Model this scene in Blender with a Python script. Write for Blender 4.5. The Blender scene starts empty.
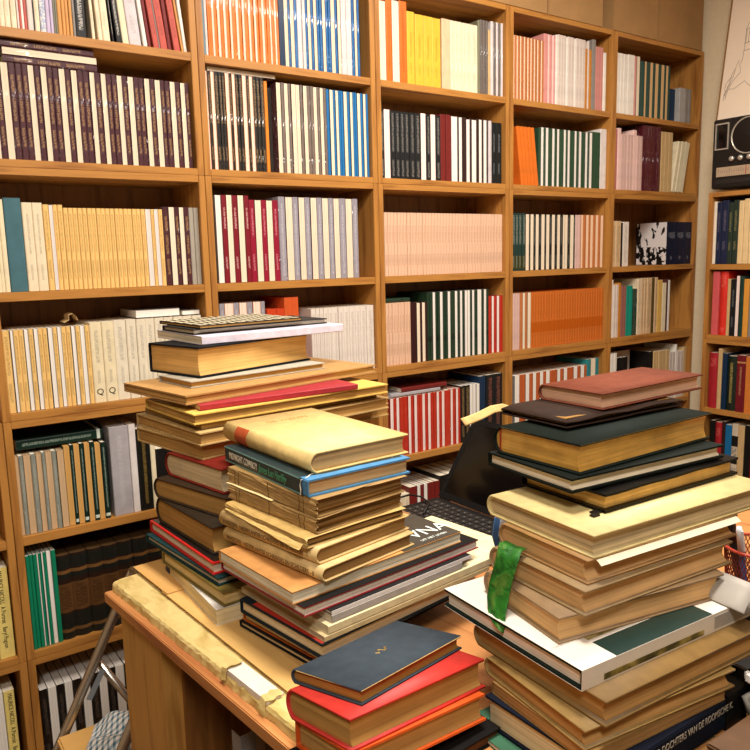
import bpy, bmesh, math, random
from mathutils import Matrix, Vector
S = bpy.context.scene
COL = S.collection
H = 1.345                                   # eye height of the camera above the floor
R = math.radians

# ---------------------------------------------------------------- camera
yaw, pit, rol = R(34.8901479), R(8.88863585), R(-1.41878771)
fw = Vector((math.sin(yaw)*math.cos(pit), math.cos(yaw)*math.cos(pit), -math.sin(pit)))
r0 = Vector((math.cos(yaw), -math.sin(yaw), 0)); u0 = r0.cross(fw)
cr = math.cos(rol)*r0 + math.sin(rol)*u0; cu = -math.sin(rol)*r0 + math.cos(rol)*u0
cam = bpy.data.objects.new('camera', bpy.data.cameras.new('camera'))
cam.data.sensor_width = 36; cam.data.lens = 36*746.3/750; cam.data.clip_start = .02
cam.matrix_world = Matrix(((cr.x, cu.x, -fw.x, 0), (cr.y, cu.y, -fw.y, -1.95), (cr.z, cu.z, -fw.z, H), (0, 0, 0, 1)))
COL.objects.link(cam); S.camera = cam

# ---------------------------------------------------------------- world, ceiling lamp, added fill lights, exposure
S.view_settings.view_transform = 'Standard'; S.view_settings.look = 'None'
S.view_settings.gamma = 1; S.view_settings.use_curve_mapping = False
S.view_settings.exposure = 0.14
w = bpy.data.worlds.new('room_air'); S.world = w; w.use_nodes = True
w.node_tree.nodes['Background'].inputs[0].default_value = (1, .86, .70, 1)
w.node_tree.nodes['Background'].inputs[1].default_value = 0.25
def area(name, loc, size, power, color, target):
    d = bpy.data.lights.new(name, 'AREA'); d.shape = 'DISK'; d.size = size; d.energy = power; d.color = color
    o = bpy.data.objects.new(name, d); COL.objects.link(o); o.location = loc
    o.rotation_euler = (Vector(target)-Vector(loc)).to_track_quat('-Z', 'Y').to_euler(); return o
area('ceiling_lamp', (.60, -1.40, 2.65), .5, 40, (1, .94, .865), (.60, -1.3, 0))
area('added_right_fill', (1.62, -1.00, 2.65), .5, 36, (1, .94, .865), (1.62, -1.0, 0))  # added light without a seen fixture, brightens the right-hand shelves and side wall
area('added_camera_side_fill', (-.5, -2.6, 2.65), .5, 30, (1, .94, .865), (-.2, -2.0, 0))  # added fill light behind the camera, lifts the faces turned towards it

# ---------------------------------------------------------------- materials
def lin(h):
    h = h.lstrip('#'); v = [int(h[i:i+2], 16)/255 for i in (0, 2, 4)]
    return tuple(c/12.92 if c <= .04045 else ((c+.055)/1.055)**2.4 for c in v) + (1,)
class NT:
    def __init__(s, name, rough=.6, spec=.3):
        s.m = bpy.data.materials.new(name); s.m.use_nodes = True; s.t = s.m.node_tree
        s.b = s.t.nodes['Principled BSDF']; s.b.inputs['Roughness'].default_value = rough
        s.b.inputs['Specular IOR Level'].default_value = spec
    def n(s, typ, **kw):
        x = s.t.nodes.new('ShaderNode'+typ)
        for k, v in kw.items(): setattr(x, k, v)
        return x
    def put(s, sock, v):
        if hasattr(v, 'is_output'): s.t.links.new(v, sock)
        else: sock.default_value = v
    def math(s, op, a, b=0., c=None):
        x = s.n('Math', operation=op); s.put(x.inputs[0], a); s.put(x.inputs[1], b)
        if c is not None: s.put(x.inputs[2], c)
        return x.outputs[0]
    def inside(s, v, a, b):
        return s.math('MULTIPLY', s.math('GREATER_THAN', v, a), s.math('LESS_THAN', v, b))
    def mix(s, f, a, b, mode='MIX'):
        x = s.n('MixRGB', blend_type=mode); s.put(x.inputs[0], f); s.put(x.inputs[1], a); s.put(x.inputs[2], b); return x.outputs[0]
    def coord(s, which='Object'): return s.n('TexCoord').outputs[which]
    def mapv(s, v, sc, rot=(0, 0, 0), loc=(0, 0, 0)):
        x = s.n('Mapping'); s.put(x.inputs['Vector'], v); x.inputs['Scale'].default_value = sc
        x.inputs['Rotation'].default_value = rot; x.inputs['Location'].default_value = loc; return x.outputs[0]
    def noise(s, v, scale, detail=2., dist=0.):
        x = s.n('TexNoise'); s.put(x.inputs['Vector'], v); x.inputs['Scale'].default_value = scale
        x.inputs['Detail'].default_value = detail; x.inputs['Distortion'].default_value = dist; return x.outputs['Fac']
    def ramp(s, f, stops):
        x = s.n('ValToRGB'); s.put(x.inputs[0], f); e = x.color_ramp.elements
        while len(e) < len(stops): e.new(.5)
        for q, (p, c) in zip(e, stops): q.position = p; q.color = c
        return x.outputs[0]
    def bump(s, h, strength=.3, dist=.001):
        x = s.n('Bump'); s.put(x.inputs['Height'], h); x.inputs['Strength'].default_value = strength
        x.inputs['Distance'].default_value = dist; return x.outputs[0]
    def base(s, c): s.put(s.b.inputs['Base Color'], c)
def g(v): return (v, v, v, 1)
MC = {}
def plain(name, col, rough=.55, spec=.3, var=.12, scale=40., metal=0., bump=0.):
    key = ('plain', name)
    if key in MC: return MC[key]
    n = NT(name, rough, spec); f = n.noise(n.coord(), scale, 4.)
    n.base(n.mix(1., lin(col), n.ramp(f, [(.3, g(1-var)), (.7, g(1+var*.4))]), 'MULTIPLY'))
    n.b.inputs['Metallic'].default_value = metal
    if bump: n.put(n.b.inputs['Normal'], n.bump(f, bump, .002))
    MC[key] = n.m; return n.m
def wood(name, c1, c2, axis, seed=0., knots=True):
    n = NT(name, .42, .35); co = n.coord()
    sc = {'x': (1.2, 16, 16), 'y': (16, 1.2, 16), 'z': (16, 16, 1.2)}[axis]
    v = n.mapv(co, sc, loc=(seed, seed*.7, seed*1.3))
    f = n.noise(v, 2.2, 5., .6); fine = n.noise(n.mapv(co, tuple(k*6 for k in sc)), 2.0, 2.)
    c = n.ramp(f, [(.32, lin(c2)), (.5, lin(c1)), (.68, lin(c1)), (.8, lin(c2))])
    c = n.mix(.25, c, n.ramp(fine, [(.3, g(.6)), (.7, g(1.))]), 'MULTIPLY')
    if knots:
        x = n.n('TexVoronoi'); n.put(x.inputs['Vector'], n.mapv(co, tuple(3.2 if k > 2 else 1.6 for k in sc), loc=(seed, 3.1, seed))); x.inputs['Scale'].default_value = 1.3
        c = n.mix(n.ramp(x.outputs['Distance'], [(.035, g(.75)), (.07, g(0.))]), c, lin('4a2a10'))
    n.base(c); n.put(n.b.inputs['Normal'], n.bump(fine, .12, .001)); return n.m
WX = wood('pine_along_length', 'b67e3c', '8c5727', 'x'); WZ = wood('pine_upright', 'b67e3c', '8c5727', 'z', 2.3)
WB = wood('pine_back_board_shaded', '8a5c2e', '6a431f', 'z', 5.1); WY = wood('pine_along_depth', 'b67e3c', '8c5727', 'y', 1.1)  # WB: pine toned darker to deepen the shade at the back
def paper(name, col, axis, dark=.8, freq=1.):
    """page edges: the fine lines that a block of leaves shows"""
    key = ('paper', col, axis, dark, freq)
    if key in MC: return MC[key]
    n = NT(name, .8, .15); co = n.coord()
    sc = {'x': (420, 3, 3), 'y': (3, 420, 3), 'z': (4, 4, 420)}[axis]; sc = tuple(k*freq if k > 50 else k for k in sc)
    f = n.noise(n.mapv(co, sc), 1., 3.); f2 = n.noise(co, 14., 3.)
    c = n.mix(1., lin(col), n.ramp(f, [(.36, g(dark)), (.56, g(1.))]), 'MULTIPLY')
    n.base(n.mix(1., c, n.ramp(f2, [(.35, g(.86)), (.6, g(1.02))]), 'MULTIPLY'))
    n.put(n.b.inputs['Normal'], n.bump(f, .25, .0006)); MC[key] = n.m; return n.m
def spine(kind, col, ink=None, bands=(), blocks=(), wrap=False, rough=.5):
    """a book's cover; bands of tiny illegible lettering and plain colour blocks sit on its narrow front"""
    n = NT('cover_'+kind, rough, .3); ge = n.coord('Generated'); x = n.n('SeparateXYZ'); n.put(x.inputs[0], ge)
    gx, gy, gz = x.outputs; front = n.math('LESS_THAN', gy, .12)
    f = n.noise(n.coord(), 30., 4.)
    c = n.mix(1., lin(col), n.ramp(f, [(.3, g(.86)), (.7, g(1.05))]), 'MULTIPLY')
    for a, b, bc in blocks: c = n.mix(n.inside(gz, a, b), c, lin(bc))
    for a, b, hw, fr in bands:
        v = n.n('CombineXYZ'); n.put(v.inputs[0], n.math('MULTIPLY', gx, 2.2)); n.put(v.inputs[2], n.math('MULTIPLY', gz, fr*1.7))
        t = n.math('GREATER_THAN', n.noise(v.outputs[0], 1., 1.), .46)
        m = n.math('MULTIPLY', n.math('MULTIPLY', t, front), n.math('MULTIPLY', n.inside(gz, a, b), n.inside(gx, .5-hw, .5+hw)))
        c = n.mix(n.math('MULTIPLY', m, .5), c, lin(ink))
    n.base(c); wrapped(n, wrap); return n.m
def wrapped(n, wrap):
    if not wrap: return
    co = n.coord(); q = n.noise(n.mapv(co, (38, 38, 11), rot=(0, .6, 0)), 1., 1.5, 1.2)
    ridge = n.math('POWER', n.math('SUBTRACT', 1., n.math('ABSOLUTE', n.math('MULTIPLY_ADD', q, 2., -1.))), 7.)
    n.b.inputs['Coat Weight'].default_value = 1.; n.b.inputs['Coat Roughness'].default_value = .12
    n.put(n.b.inputs['Coat Normal'], n.bump(ridge, 1., .05))
def page_up(col, wrap):
    key = ('up', col, wrap)
    if key in MC: return MC[key]
    n = NT('page_edges_'+col, .75, .15); co = n.coord()
    f = n.noise(n.mapv(co, (700, 3, 2)), 1., 2.)
    n.base(n.mix(1., lin(col), n.ramp(f, [(.35, g(.86)), (.6, g(1.))]), 'MULTIPLY')); wrapped(n, wrap); MC[key] = n.m; return n.m

# ---------------------------------------------------------------- mesh helpers
def link(name, bm, mat, parent=None, smooth=False):
    bmesh.ops.recalc_face_normals(bm, faces=bm.faces[:])
    me = bpy.data.meshes.new(name); bm.to_mesh(me); bm.free(); me.materials.append(mat)
    if smooth:
        for p in me.polygons: p.use_smooth = True
    o = bpy.data.objects.new(name, me); COL.objects.link(o)
    if parent is not None: o.parent = parent
    return o
def tag(o, label=None, cat=None, group=None, kind=None):
    if label: o['label'] = label
    if cat: o['category'] = cat
    if group: o['group'] = group
    if kind: o['kind'] = kind
    return o
def empty(name, loc, rz=0.):
    o = bpy.data.objects.new(name, None); COL.objects.link(o); o.empty_display_size = .03
    o.location = loc; o.rotation_euler = (0, 0, rz); return o
def box(bm, x0, x1, y0, y1, z0, z1, bev=0.):
    vs = [bm.verts.new((x, y, z)) for x in (x0, x1) for y in (y0, y1) for z in (z0, z1)]
    fs = [bm.faces.new([vs[i] for i in q]) for q in ((0, 1, 3, 2), (4, 6, 7, 5), (0, 4, 5, 1), (2, 3, 7, 6), (0, 2, 6, 4), (1, 5, 7, 3))]
    if bev:
        es = {e for f in fs for e in f.edges}
        bmesh.ops.bevel(bm, geom=list(es), offset=bev, segments=2, affect='EDGES')
    return bm
def boxo(name, dims, mat, parent=None, bev=0.): return link(name, box(bmesh.new(), *dims, bev=bev), mat, parent)
def strip_loop(bm, outer, inner, put, a, b):
    """a band between two polylines, extruded from a to b; put(point, s) gives the 3-D point"""
    n = len(outer); V = {}
    for k, s in ((0, a), (1, b)):
        for i in range(n): V[0, i, k] = bm.verts.new(put(outer[i], s)); V[1, i, k] = bm.verts.new(put(inner[i], s))
    for i in range(n-1):
        for k in (0, 1): bm.faces.new((V[0, i, k], V[0, i+1, k], V[1, i+1, k], V[1, i, k]))
        for q in (0, 1): bm.faces.new((V[q, i, 0], V[q, i+1, 0], V[q, i+1, 1], V[q, i, 1]))
    for i in (0, n-1): bm.faces.new((V[0, i, 0], V[1, i, 0], V[1, i, 1], V[0, i, 1]))
def tube(bm, pts, rad, seg=10, cap=True):
    pts = [Vector(p) for p in pts]; rings = []; up = Vector((0, 0, 1))
    for i, p in enumerate(pts):
        d = (pts[min(i+1, len(pts)-1)]-pts[max(i-1, 0)]).normalized()
        a = d.cross(up if abs(d.z) < .95 else Vector((1, 0, 0))).normalized(); b = d.cross(a)
        rr = rad[i] if isinstance(rad, (list, tuple)) else rad
        rings.append([bm.verts.new(p+rr*(math.cos(2*math.pi*k/seg)*a+math.sin(2*math.pi*k/seg)*b)) for k in range(seg)])
    for A, B in zip(rings, rings[1:]):
        for k in range(seg): bm.faces.new((A[k], A[(k+1) % seg], B[(k+1) % seg], B[k]))
    if cap: bm.faces.new(rings[0][::-1]); bm.faces.new(rings[-1])
    return bm
def lathe(bm, prof, seg=24, M=Matrix()):
    rings = []
    for r_, z in prof: rings.append([bm.verts.new(M @ Vector((r_*math.cos(2*math.pi*k/seg), r_*math.sin(2*math.pi*k/seg), z))) for k in range(seg)])
    for A, B in zip(rings, rings[1:]):
        for k in range(seg): bm.faces.new((A[k], A[(k+1) % seg], B[(k+1) % seg], B[k]))
    bm.faces.new(rings[0][::-1]); bm.faces.new(rings[-1]); return bm
def lettering(name, txt, size, origin, right, up, mat, parent=None, align='LEFT', squeeze=1., shear=0.):
    cu_ = bpy.data.curves.new(name, 'FONT'); cu_.body = txt; cu_.size = size; cu_.align_x = align; cu_.extrude = .00015; cu_.shear = shear
    tmp = bpy.data.objects.new(name, cu_); me = bpy.data.meshes.new_from_object(tmp); bpy.data.objects.remove(tmp); bpy.data.curves.remove(cu_)
    me.materials.clear(); me.materials.append(mat); o = bpy.data.objects.new(name, me); COL.objects.link(o)
    r_, u_ = Vector(right).normalized(), Vector(up).normalized(); n_ = r_.cross(u_)
    r_ = r_*squeeze
    if parent is not None: o.parent = parent
    o.matrix_local = Matrix(((r_.x, u_.x, n_.x, origin[0]), (r_.y, u_.y, n_.y, origin[1]), (r_.z, u_.z, n_.z, origin[2]), (0, 0, 0, 1)))
    return o

# ---------------------------------------------------------------- the room
YB, XR = .215, 3.165                           # back wall, right wall
n = NT('cream_plaster', .85, .2); f = n.noise(n.coord(), 60., 6.); n.base(n.mix(1., lin('e8d4b0'), n.ramp(f, [(.3, g(.93)), (.7, g(1.))]), 'MULTIPLY')); n.put(n.b.inputs['Normal'], n.bump(f, .2, .003)); PL = n.m
n = NT('dark_floor_boards', .5, .3); f = n.noise(n.mapv(n.coord(), (14, 1.2, 1)), 2., 4.); n.base(n.ramp(f, [(.3, lin('3a2413')), (.7, lin('6a4526'))])); FL = n.m
tag(boxo('floor', (-3.0, XR+.1, -4.5, YB+.1, -.1, 0), FL), kind='structure')
tag(boxo('ceiling', (-3.0, XR+.1, -4.5, YB+.1, 2.75, 2.85), plain('white_ceiling', 'efe6d6', .9, .1, .04)), kind='structure')
tag(boxo('wall_back', (-3.0, XR+.1, YB, YB+.1, 0, 2.75), PL), kind='structure')
tag(boxo('wall_right', (XR, XR+.1, -4.5, YB, 0, 2.75), PL), kind='structure')
tag(boxo('wall_left', (-3.1, -3.0, -4.5, YB+.1, 0, 2.75), PL), kind='structure')
tag(boxo('wall_front', (-3.1, XR+.1, -4.6, -4.5, 0, 2.75), PL), kind='structure')

# ---------------------------------------------------------------- bookcases
XL = [-.30, .268, .818, 1.390, 1.963, 2.531, 3.136]; PT = .018; DEP = .205
MOD = {'A': (.2305, .845), 'B': (-.369, .2305), 'C': (-.9835, -.369), 'D': (-H, -.9835)}
MID = {'A': (.5215, .5425), 'B': (-.081, -.059), 'C': (-.684, -.662)}
CN = ['far-left low', 'leftmost tall', 'second tall', 'third tall', 'fourth tall', 'fifth tall']
def module(loc, rz, W, key, label, group):
    z0, z1 = MOD[key]; e = empty('bookcase_module', (loc[0], loc[1], z0+H), rz); tag(e, label, 'bookcase', group); h = z1-z0
    gp = .0008
    for x in (gp, W-PT-gp): boxo('side_panel', (x, x+PT, 0, DEP-.006, 0, h), WZ, e, .0012)
    a, b = gp+PT, W-PT-gp
    t = .018
    if key == 'D':
        boxo('bottom_board', (a, b, 0, DEP-.006, .027, .045), WX, e, .001); boxo('plinth', (a, b, .02, .04, 0, .027), WX, e)
    else: boxo('bottom_board', (a, b, 0, DEP-.006, 0, t), WX, e, .001)
    boxo('top_board', (a, b, 0, DEP-.006, h-t, h), WX, e, .001)
    if key in MID: boxo('shelf', (a, b, .001, DEP-.006, MID[key][0]-z0, MID[key][1]-z0), WX, e, .001)
    boxo('back_panel', (gp, W-gp, DEP-.006, DEP, 0, h), WB, e)
    return e
MN = {'A': 'top', 'B': 'upper middle', 'C': 'lower middle', 'D': 'bottom'}
for c in range(6):
    for key in ('ABCD' if c else 'CD'):
        module((XL[c], 0), 0, XL[c+1]-XL[c], key, 'pine two-shelf bookcase module, %s one in the %s bookcase column' % (MN[key], CN[c]) if key != 'D' else 'pine bookcase module standing on the floor under the %s bookcase column' % CN[c], 'pine bookcase modules along the back wall')
RX = 2.93
for key in 'BCD':
    module((RX, -.172), -math.pi/2, .62, key, 'pine bookcase module against the side wall, %s' % {'B': 'topmost, under the radio', 'C': 'second one down, below the radio', 'D': 'lowest one on the floor'}[key], 'pine bookcase modules against the side wall')
# ---------------------------------------------------------------- shelved books
# kind: (S spine out / E page edges out, cover colour, page colour, words for the label, options)
K = {}
def k(name, face, cover, pages, words, **o): K[name] = (face, cover, pages, words, o)
T1 = ((.12, .30, .2, 60), (.42, .88, .2, 60)); T2 = ((.14, .34, .22, 46), (.40, .64, .22, 46), (.70, .88, .22, 46)); T3 = ((.22, .36, .2, 70), (.52, .84, .2, 70))
PAGE = 'ecdfc6'
k('cream_faint', 'S', 'ead9b8', PAGE, 'cream-spined', ink='b7a98c', bands=T1)
k('pinkish_white', 'S', 'dccabf', PAGE, 'pinkish white')
k('salmon', 'S', 'bc5346', PAGE, 'salmon red', ink='8f3a30', bands=T2)
k('white', 'S', 'e9e2d6', PAGE, 'white')
k('dark_thin', 'S', '2a2523', PAGE, 'thin dark')
k('bluepat', 'S', 'dfdbd6', PAGE, 'white and blue patterned', ink='2468b0', bands=((.02, .35, .5, 30), (.4, .9, .4, 30)))
k('lavender', 'S', 'c3b3cd', PAGE, 'lavender'); k('greygreen', 'S', '77745f', PAGE, 'grey-green')
k('orange_tan', 'S', 'd0934c', PAGE, 'orange-tan'); k('black_title', 'S', '171615', PAGE, 'black lettered', ink='dcd6ca', bands=((.08, .85, .2, 50),))
k('grey', 'S', '88827c', PAGE, 'grey'); k('lavgrey', 'S', 'cdc3c4', PAGE, 'pale lavender-grey', ink='a79d9d', bands=T1)
k('cream', 'S', 'e6d8b4', PAGE, 'cream'); k('dark_red', 'S', '74201d', PAGE, 'dark red')
k('maroon_w', 'S', '48232a', 'ead6ae', 'maroon-spined', ink='b08a58', bands=T2, wrap=True)
k('creamE_w', 'E', '55353a', 'e8d6ba', 'cream page-edged', wrap=True)
k('slate_teal', 'S', '446a73', PAGE, 'thick slate-teal'); k('cream_title', 'S', 'e6d5b4', PAGE, 'lettered cream', ink='8f8268', bands=((.12, .3, .1, 80), (.42, .88, .1, 80)))
k('gold_text', 'S', 'e9bf76', PAGE, 'gold-yellow', ink='8a6a35', bands=((.13, .36, .2, 60), (.46, .93, .2, 60))); k('greyE', 'E', 'c9974c', 'dbd4cc', 'pale page-edged')
k('whiteE', 'E', '8a8580', 'ece5da', 'white page-edged'); k('silver', 'S', 'a39a8b', PAGE, 'silver-grey')
k('creamE', 'E', '66594a', 'e9d8bd', 'cream page-edged')
k('cream_q', 'S', 'e6d6b0', PAGE, 'cream spine with a Q', ink='8b8375', bands=((.24, .4, .12, 70), (.5, .9, .16, 70)), q=True)
k('cream_title2', 'S', 'e2d6bc', PAGE, 'pale cream lettered', ink='9a9284', bands=((.2, .42, .12, 70), (.5, .92, .16, 70)))
k('tanE_w', 'E', 'b8986c', 'cba981', 'plastic-wrapped tan page-edged', wrap=True); k('sage_w', 'S', '888b80', PAGE, 'plastic-wrapped sage grey', wrap=True, ink='a8a89c', bands=T1)
k('tanE', 'E', '22352c', 'cd9c58', 'tan page-edged'); k('green_title', 'S', '112a21', PAGE, 'blackish green lettered', ink='9fb0a2', bands=((.14, .94, .14, 60),), blocks=((.03, .07, 'c9d2c4'),))
k('silver_big', 'S', 'a8a2a4', 'ddd4cf', 'tall wide silver-grey', ink='b8b2b4', bands=((.1, .9, .12, 40),)); k('white_big', 'S', 'ded5cf', PAGE, 'tall white')
k('black_gold', 'S', '14130f', PAGE, 'black gilt-lettered', ink='94773a', bands=((.08, .85, .12, 90),)); k('black', 'S', '181614', PAGE, 'black')
k('green', 'S', '0f7d59', 'e6dccb', 'bright green')
k('dark_volume', 'S', '2a1910', '5a4024', 'old dark leather', round=True, blocks=((.0, .3, '1c1d17'), (.08, .12, '6a4a28'), (.32, .66, '5d3d20'), (.72, .78, '1a1b16'), (.78, .82, '6e4c28'), (.84, .98, '191a16')), ink='241409', bands=((.36, .64, .34, 64),))
k('black_w', 'S', '15110f', 'e2d9cc', 'plastic-wrapped black', wrap=True, ink='5a5048', bands=T1); k('yellow_nicoll', 'S', 'ecd57c', PAGE, 'pale yellow lettered', nicoll=True)
k('slate', 'S', '68828e', PAGE, 'slate blue'); k('orange_w', 'S', 'ea7a24', PAGE, 'plastic-wrapped orange', wrap=True, ink='b05410', bands=T1)
k('whiteE_w', 'E', 'e08a44', 'ecd6c2', 'white page-edged', wrap=True); k('navy', 'S', '122c48', PAGE, 'navy')
k('blue_w', 'S', '12609c', PAGE, 'plastic-wrapped blue', wrap=True, ink='5a9aca', bands=((.1, .3, .15, 50),)); k('white_w', 'S', 'd6cecb', PAGE, 'plastic-wrapped white', wrap=True)
k('black_bronze_w', 'S', '201e1b', 'e8dfd2', 'black bronze-lettered', ink='a08058', bands=((.1, .24, .24, 60), (.48, .96, .24, 60)), wrap=True)
k('black_bronze', 'S', '1d1b18', 'e8dfd2', 'black bronze-lettered', ink='9a7c4c', bands=((.1, .3, .24, 60), (.4, .96, .24, 60)))
k('orange', 'S', 'e08224', PAGE, 'orange'); k('greybrown_w', 'S', '77695f', PAGE, 'grey-brown', wrap=True); k('blue2', 'S', '1b6ca6', PAGE, 'mid-blue')
k('dark_grey', 'S', '3b3632', PAGE, 'dark grey'); k('dark_red_title', 'S', '7b1926', PAGE, 'dark red lettered', ink='e2b8b0', bands=((.16, .3, .16, 50), (.62, .86, .16, 50)))
k('crimson_title', 'S', '8f1730', PAGE, 'crimson lettered', ink='d08a90', bands=((.14, .34, .16, 50), (.56, .9, .16, 50)))
k('greylav_w', 'S', '98939b', PAGE, 'lavender-grey lettered', ink='c2bdc4', bands=((.06, .92, .14, 44),), wrap=True)
k('red_orange', 'S', 'c5401d', 'd0502a', 'red-orange'); k('orange_red', 'S', 'cd5727', 'd0602f', 'tall orange-red')
k('white_text', 'S', 'e0d5c8', PAGE, 'off-white lettered', ink='a59b90', bands=((.08, .92, .2, 60),))
k('orange_title', 'S', 'df6c24', PAGE, 'tall orange', ink='9b4410', bands=((.14, .9, .14, 50),)); k('yellow_title', 'S', 'ddb23a', PAGE, 'yellow', ink='8a6f20', bands=((.14, .3, .08, 60), (.38, .72, .1, 60)))
k('pinkE', 'E', 'd8742e', 'ebd2c2', 'pale pink page-edged'); k('peach', 'S', 'deba94', PAGE, 'wide peach'); k('stripe_grey', 'S', '69605a', PAGE, 'grey striped', wrap=True)
k('tan', 'S', 'ccab78', PAGE, 'tan'); k('black_script', 'S', '1b1d1f', PAGE, 'black grey-lettered', ink='8b8780', bands=((.04, .28, .2, 60), (.4, .97, .2, 60)))
k('pinkwhiteE', 'E', '5a3a38', 'f0ddd2', 'pinkish white page-edged'); k('red_brown', 'S', '70221f', PAGE, 'red-brown'); k('darkbrown', 'S', '331d1b', PAGE, 'dark brown')
k('black_small', 'S', '15191b', PAGE, 'black faintly lettered', ink='70757a', bands=((.16, .34, .16, 60), (.52, .82, .16, 60)))
k('peach_text', 'S', 'ddb698', 'ecd0b4', 'peach', ink='a87a60', bands=((.16, .34, .24, 80), (.52, .8, .24, 80)))
k('darkmaroon', 'S', '341416', PAGE, 'dark maroon'); k('dkgreen', 'S', '1f3525', PAGE, 'dark green', blocks=((.28, .36, '14241a'),)); k('red', 'S', 'b5291f', PAGE, 'red')
k('pinkwhiteE_w', 'E', 'b23a2c', 'f2dfd6', 'white page-edged', wrap=True); k('red_w', 'S', 'bb2e1d', PAGE, 'bright red', wrap=True)
k('black_redtext', 'S', '15171b', PAGE, 'black red-lettered', ink='8a5040', bands=((.1, .95, .2, 50),)); k('rust', 'S', 'b8703f', PAGE, 'rust')
k('peachE', 'E', 'b5724a', 'eecaa8', 'peach page-edged'); k('pink', 'S', 'd39089', PAGE, 'pink'); k('palepink', 'S', 'e8c3ba', PAGE, 'pale pink'); k('greywhite', 'S', 'd6c8bc', PAGE, 'greyish white', ink='b5a89d', bands=T1)
k('ochre', 'S', 'bd7a2e', PAGE, 'ochre'); k('rose', 'S', 'c4837a', PAGE, 'rose'); k('orange_lean', 'S', 'd86f22', 'd9803c', 'leaning orange'); k('dkgreen2', 'S', '2b4731', PAGE, 'bottle green')
k('dkgreen_text', 'S', '1f3732', PAGE, 'green-black lettered', ink='8c9488', bands=((.06, .26, .2, 60), (.46, .96, .3, 60)), blocks=((.03, .26, '36391c'),))
k('black_text', 'S', '1b1d1c', PAGE, 'black lettered', ink='79786c', bands=((.06, .26, .2, 60), (.46, .96, .3, 60)))
k('pinkgrey', 'S', 'd0aea4', PAGE, 'pinkish grey'); k('rust_text', 'S', 'c66a28', 'd89050', 'rust-orange', blocks=((.27, .46, 'b4560f'),), ink='a05018', bands=((.5, .95, .25, 60), (.05, .25, .2, 60)))
k('rust_deep', 'S', 'b65a2d', PAGE, 'deep rust'); k('teal', 'S', '308184', PAGE, 'teal'); k('green_cloth', 'S', '29483f', PAGE, 'dark green cloth'); k('tanE2', 'E', '29483f', 'd2ab7a', 'tan page-edged')
k('silver_tape', 'S', 'a8a49e', PAGE, 'small silver'); k('navy_emblem', 'S', '121a32', PAGE, 'navy silver-marked', ink='8d8f98', bands=((.62, .76, .34, 40), (.12, .2, .1, 60)))
k('rose_dark', 'S', 'b4706b', PAGE, 'dusky rose'); k('maroon_gloss', 'S', '501420', PAGE, 'glossy maroon', wrap=True); k('tan_text', 'S', 'd0b188', PAGE, 'tan lettered', ink='8d7350', bands=((.1, .9, .26, 50),))
k('mauve', 'S', '8f5d53', PAGE, 'mauve-brown'); k('teal_green', 'S', '0f8c78', PAGE, 'teal-green'); k('dkgreen_gloss', 'S', '0f3b31', PAGE, 'shiny dark green', wrap=True); k('cream_text', 'S', 'dfcaaa', PAGE, 'cream lettered', ink='b09a7c', bands=T1)
k('olive', 'S', '5a4a26', PAGE, 'olive-brown'); k('yellow_tan', 'S', 'dab05f', PAGE, 'yellow-tan'); k('mauve_dark', 'S', '4c2b2b', PAGE, 'dark mauve'); k('black_white', 'S', '151413', PAGE, 'black'); k('white_text2', 'S', 'e6dccb', PAGE, 'white')
k('wall_white', 'S', 'eadfca', PAGE, 'white'); k('wall_navy', 'S', '1c2440', PAGE, 'navy gilt-lettered', ink='6a6470', bands=T3); k('wall_green', 'S', '26352a', PAGE, 'dark green gilt-lettered', ink='8d8458', bands=T3)
k('wall_cream', 'S', 'e4c793', PAGE, 'cream-yellow'); k('wall_pinkred', 'S', 'd05a5c', PAGE, 'pinkish red'); k('wall_red', 'S', 'd62f22', PAGE, 'bright red', ink='e0685a', bands=((.75, .95, .3, 30), (.06, .12, .3, 30)), round=True)
k('wall_crimson', 'S', 'a5232b', PAGE, 'crimson', ink='c86058', bands=((.75, .9, .3, 30),), round=True); k('wall_ochre', 'S', 'd9963c', PAGE, 'ochre'); k('wall_orange', 'S', 'd07a35', PAGE, 'orange-brown')
k('wall_maroon', 'S', '6f1a22', PAGE, 'maroon gilt-lettered', ink='c09060', bands=((.3, .8, .12, 50),), blocks=((.86, .89, 'b08050'),)); k('wall_greentitle', 'S', '1c261d', PAGE, 'dark green gilt-lettered', ink='c0aa60', bands=((.14, .88, .14, 60),), round=True)
k('wall_blue', 'S', '1a6a9c', PAGE, 'blue'); k('wall_bw', 'S', 'cfc0a6', PAGE, 'black and cream patterned', blocks=((.62, .8, '1a1816'), (.32, .4, '1a1816')), ink='1a1816', bands=((.42, .6, .4, 20), (.1, .25, .4, 20)))

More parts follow.
